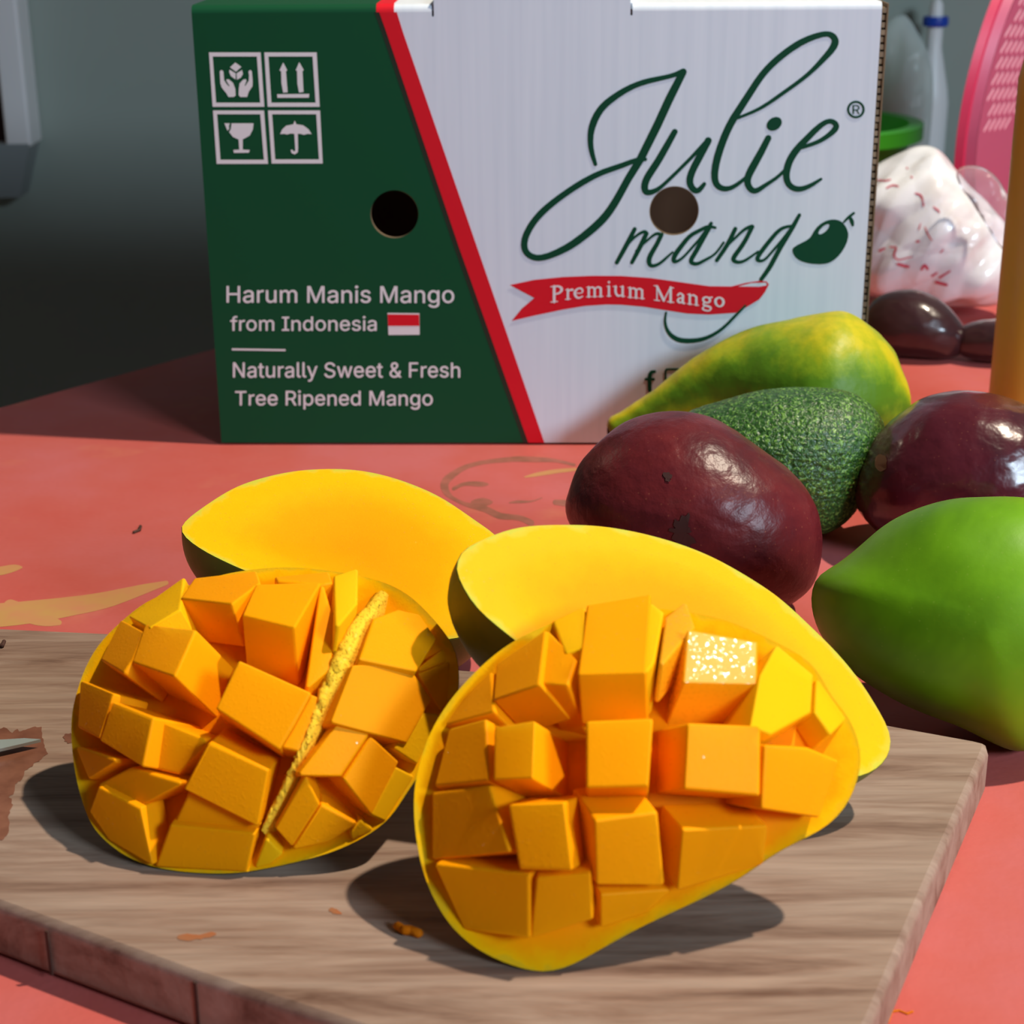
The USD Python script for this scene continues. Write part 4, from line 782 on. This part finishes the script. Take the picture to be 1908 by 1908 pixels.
# dark mangoes in film
dm = [(1608, 610), (1618, 570), (1645, 549), (1690, 540), (1740, 552), (1785, 590), (1805, 630), (1790, 660), (1740, 668), (1680, 664), (1630, 650)]
d1 = blob(dm, .85, noise=(.001, 60, 11))
T_ = thing("dark_mango", "glossy dark purple mango right of the carton in front of the white bag", "mango", base_of(d1)); obj("skin", d1, "skin_dark", T_, smooth=True)
d2 = blob([(1770, 640), (1800, 606), (1850, 596), (1920, 600), (1950, 630), (1930, 665), (1860, 676), (1800, 668)], .85, noise=(.001, 60, 12))
T_ = thing("dark_mango", "dark purple mango partly hidden by the amber bottle", "mango", base_of(d2)); obj("skin", d2, "skin_dark", T_, smooth=True)
# white printed bag, crumpled
def bag(px, depth, D, amp, fr, seed, nphi=180, nt=120):
    ctr, A, R = resample(px, nphi); n0 = -unit(ray(*ctr)); c = onY(*ctr, depth); out = []
    rim = ctr + np.c_[np.cos(A), np.sin(A)] * R[:, None]; P = np.array([onplane(x, y, c, n0) for x, y in rim])
    th = np.linspace(-np.pi / 2, np.pi / 2, nt); rg = c + (P - c)[None] * np.cos(th)[:, None, None] + n0 * (D * np.sin(th))[:, None, None]
    v = rg[1:-1].reshape(-1, 3); k = nt - 2; v = np.vstack([v, rg[0].mean(0), rg[-1].mean(0)]); f = []
    for i in range(k - 1):
        for j in range(nphi):
            m = (j + 1) % nphi; f += [[i * nphi + j, (i + 1) * nphi + m, i * nphi + m], [i * nphi + j, (i + 1) * nphi + j, (i + 1) * nphi + m]]
    for j in range(nphi):
        m = (j + 1) % nphi; f += [[k * nphi, j, m], [k * nphi + 1, (k - 1) * nphi + m, (k - 1) * nphi + j]]
    m = tm(v, f); trimesh.repair.fix_normals(m); nn = np.array(m.vertex_normals); w = np.abs((m.vertices - c) @ n0) / D
    g = np.random.default_rng(seed); h = np.zeros(len(m.vertices))
    for k in range(9):
        d = unit(g.normal(size=3)); f_ = fr * (1 + .35 * k); ph = m.vertices @ d * f_ + g.uniform(0, 1) + .35 * meshkit.noise(m.vertices * fr * .8, seed + k)
        h += np.abs((ph % 1.0) * 2 - 1) / (1 + .35 * k)
    m.vertices = m.vertices + nn * (amp * (h - h.mean()) * np.clip(w * 2, .15, 1))[:, None]
    return m
wb = bag([(1585, 420), (1590, 345), (1640, 303), (1700, 277), (1742, 276), (1790, 325), (1850, 388), (1890, 450), (1900, 530), (1870, 565), (1800, 572), (1740, 570), (1700, 560), (1640, 555), (1600, 540)], 1.30, .045, .0042, 14, 21)
T_ = thing("plastic_bag", "crumpled white plastic bag with red print behind the dark mangoes", "bag", base_of(wb)); obj("bag_body", wb, "bag_white", T_, smooth=38)
Z5 = lambda p: zc(p, 1580, 0, 4.7713); Z6 = lambda p: zc(p, 1580, 350, 4.6524)
scr = [Z5(p) for p in ([(270, 1600, 10), (330, 1610, 14), (380, 1600, 10)], [(345, 1675, 12), (400, 1650, 14), (450, 1660, 10)], [(600, 1720, 12), (650, 1740, 16), (670, 1800, 14), (675, 1830, 12)], [(760, 1840, 10), (800, 1870, 14), (815, 1890, 8)], [(525, 1495, 12), (530, 1502, 12)], [(565, 1575, 14), (570, 1582, 14)])] + \
      [Z6(p) for p in ([(630, 310, 8), (615, 360, 10)], [(670, 340, 8), (695, 400, 12), (730, 455, 10)], [(600, 465, 20), (615, 462, 20)], [(280, 545, 24), (320, 525, 18)], [(370, 515, 14), (420, 520, 16), (405, 580, 14), (430, 620, 14), (500, 610, 12), (560, 598, 8)], [(435, 660, 26), (525, 682, 24)], [(640, 705, 20), (665, 670, 24), (690, 700, 22)], [(730, 760, 18), (770, 735, 16)], [(800, 775, 22), (885, 720, 14)], [(770, 815, 28), (855, 838, 24)], [(800, 560, 10), (825, 535, 12)])]
pm = patch(wb, unary_union([stroke(p, 4, 4) for p in scr]), .0005)
if pm is not None: obj("red_print", pm, "ink_red", T_, smooth=True)
cb_ = bag([(1783, 320), (1815, 309), (1850, 325), (1885, 380), (1900, 440), (1890, 480), (1850, 440), (1815, 385)], 1.235, .010, .002, 22, 31, 100, 70)
T_ = thing("film_bag", "clear crinkled film bag in front of the pink colander", "bag", base_of(cb_)); obj("film", cb_, "thin_film", T_, smooth=70)
# green tray
gb = onz(1690, 640, 0); gc = np.array([.30, 1.735, 0.0])
T_ = thing("green_basin", "bright green plastic basin behind the white bag", "basin", gc)
obj("bowl", lathe([(0, 0), (.07, 0), (.08, .004), (.098, .074), (.110, .075), (.110, .089), (.096, .089), (.077, .008), (.07, .004), (0, .004)], 96, gc), "green_plastic", T_, smooth=40)
# pink colander lying on its side: rim circle at left, slotted wall
def colander():
    ax = unit(np.array([.80, -.55, -.10])); up = np.array([0, 0, 1.0]); e1 = unit(np.cross(ax, up)); e2 = np.cross(e1, ax)
    return ax, e1, e2
ax, e1, e2 = colander(); Rm, Rb, Ld = .135, .129, .010; cc = onY(1908, 165, 1.50)
def cpt(s, ph, inset=0.0):
    k = min(s / .012, 1); return cc + ax * (Ld * k) + (e1 * math.cos(ph) + e2 * math.sin(ph)) * (Rm + (Rb - Rm) * k - inset)
def band(s0, s1, th0=0.0, th1=.002, n=96):
    V, F = [], []
    for j in range(n):
        p = j * 2 * math.pi / n; V += [cpt(s0, p, th0), cpt(s1, p, th0), cpt(s1, p, th1), cpt(s0, p, th1)]
    for j in range(n):
        k = (j + 1) % n
        for c_ in range(4):
            d = (c_ + 1) % 4; F += [[4 * j + c_, 4 * j + d, 4 * k + d], [4 * j + c_, 4 * k + d, 4 * k + c_]]
    m = tm(V, F); trimesh.repair.fix_normals(m); return m
CM = np.eye(4); CM[:3, 0], CM[:3, 1], CM[:3, 2], CM[:3, 3] = e1, e2, np.cross(e1, e2), cc + ax * Ld
zs = 1.0 if np.cross(e1, e2) @ ax > 0 else -1.0
sdir = math.radians(145); slots = []
for i in range(-14, 15):
    for j in range(-14, 15):
        a_, b_ = (i + .5 * (j % 2)) * .0195, j * .0080
        x_, y_ = a_ * math.cos(sdir) - b_ * math.sin(sdir), a_ * math.sin(sdir) + b_ * math.cos(sdir)
        if math.hypot(x_, y_) < .116 and y_ > -.012 - .15 * x_:
            dx, dy = .0058 * math.cos(sdir), .0058 * math.sin(sdir)
            slots.append(shapely.LineString([(x_ - dx, y_ - dy), (x_ + dx, y_ + dy)]).buffer(.0019, 4))
plate = Point(0, 0).buffer(Rb, 32).difference(unary_union(slots))
def plat(p, z0, z1):
    e = trimesh.creation.extrude_polygon(p, z1 - z0, engine="earcut"); e.apply_translation([0, 0, z0]); e.vertices[:, 2] *= zs; e.apply_transform(CM); trimesh.repair.fix_normals(e); return e
based = plat(plate, -.0016, 0); inner = plat(Point(0, 0).buffer(Rb - .004, 32), -.003, -.0003); wall_ = band(0, .012)
T_ = thing("colander", "pink plastic slotted colander standing on its side behind the amber bottle", "colander", base_of(wall_))
obj("side_wall", wall_, "pink_plastic", T_, smooth=40); obj("slotted_base", based, "pink_plastic", T_, smooth=False, label="base with rows of slanting slots")
obj("slot_light_plate", inner, "pale_pink", T_, smooth=False, label="pale pink plate added to paint light showing in the slots")  # pale colour stands in for light coming through the slots
obj("rim", band(-.003, .004, -.005, .0), "pink_rim", T_, smooth=30)
# clear bag and the blue-collared bottle behind
kb = bag([(1615, 200), (1635, 60), (1685, 28), (1710, 60), (1728, 95), (1738, 140), (1735, 230), (1715, 320), (1680, 344), (1630, 340), (1612, 280)], 1.872, .022, .004, 14, 41, 140, 100)
T_ = thing("film_bag", "clear crinkled film bag standing against the wall behind the green basin", "bag", base_of(kb)); obj("film", kb, "clear_film", T_, smooth=70)
bb = onY(1741, 70, 1.90); bz = bb[2]; b0 = np.array([bb[0], bb[1], 0.0])
T_ = thing("squeeze_bottle", "white bottle with a blue collar in front of the wall", "bottle", b0)
w_ = .0085
obj("body", lathe([(0, 0), (.018, 0), (.020, .003), (.020, .085), (.018, .1), (w_, bz - .01), (w_ * 1.0, bz + .012), (0, bz + .012)], 48, b0), "cap_white", T_, smooth=40)
obj("collar", lathe([(0, bz + .012), (w_ * 1.5, bz + .012), (w_ * 1.6, bz + .014), (w_ * 1.6, bz + .020), (w_ * 1.5, bz + .022), (0, bz + .022)], 48, b0), "blue_plastic", T_, smooth=40)
obj("nozzle", lathe([(0, bz + .022), (w_ * .9, bz + .022), (w_ * .8, bz + .034), (w_ * .4, bz + .040), (0, bz + .040)], 48, b0), "cap_white", T_, smooth=40)
# wall cabinet at the far left
Yc = 1.90
cx = onY(58, 270, Yc)[0]; zb = onY(58, 275, Yc)[2]; zl = onY(20, 372, Yc)[2]; fx = onY(8, 250, Yc)[0]
wc = thing("wall_cabinet", "white plastic cabinet corner with dark inside at the left edge", "cabinet", ((cx + fx) / 2 - .1, (Yc + WY) / 2, zl))
obj("side_frame", rbox((fx, Yc, zb), (cx, WY - .001, .75), .004), "white_plastic", wc, smooth=50)
obj("door_panel", boxm((fx - .30, Yc + .02, zb), (fx + .001, WY - .001, .75)), "dark_panel", wc, smooth=False)
lip = [(cx - .002, Yc, zb + .004), (fx - .30, Yc, zb + .004), (cx - .022, Yc + .012, zl), (fx - .30, Yc + .012, zl), (cx - .002, WY - .001, zb + .004), (fx - .30, WY - .001, zb + .004), (cx - .022, WY - .001, zl), (fx - .30, WY - .001, zl)]
obj("bottom_tray", trimesh.convex.convex_hull(np.array(lip)), "grey_plastic", wc, smooth=False)
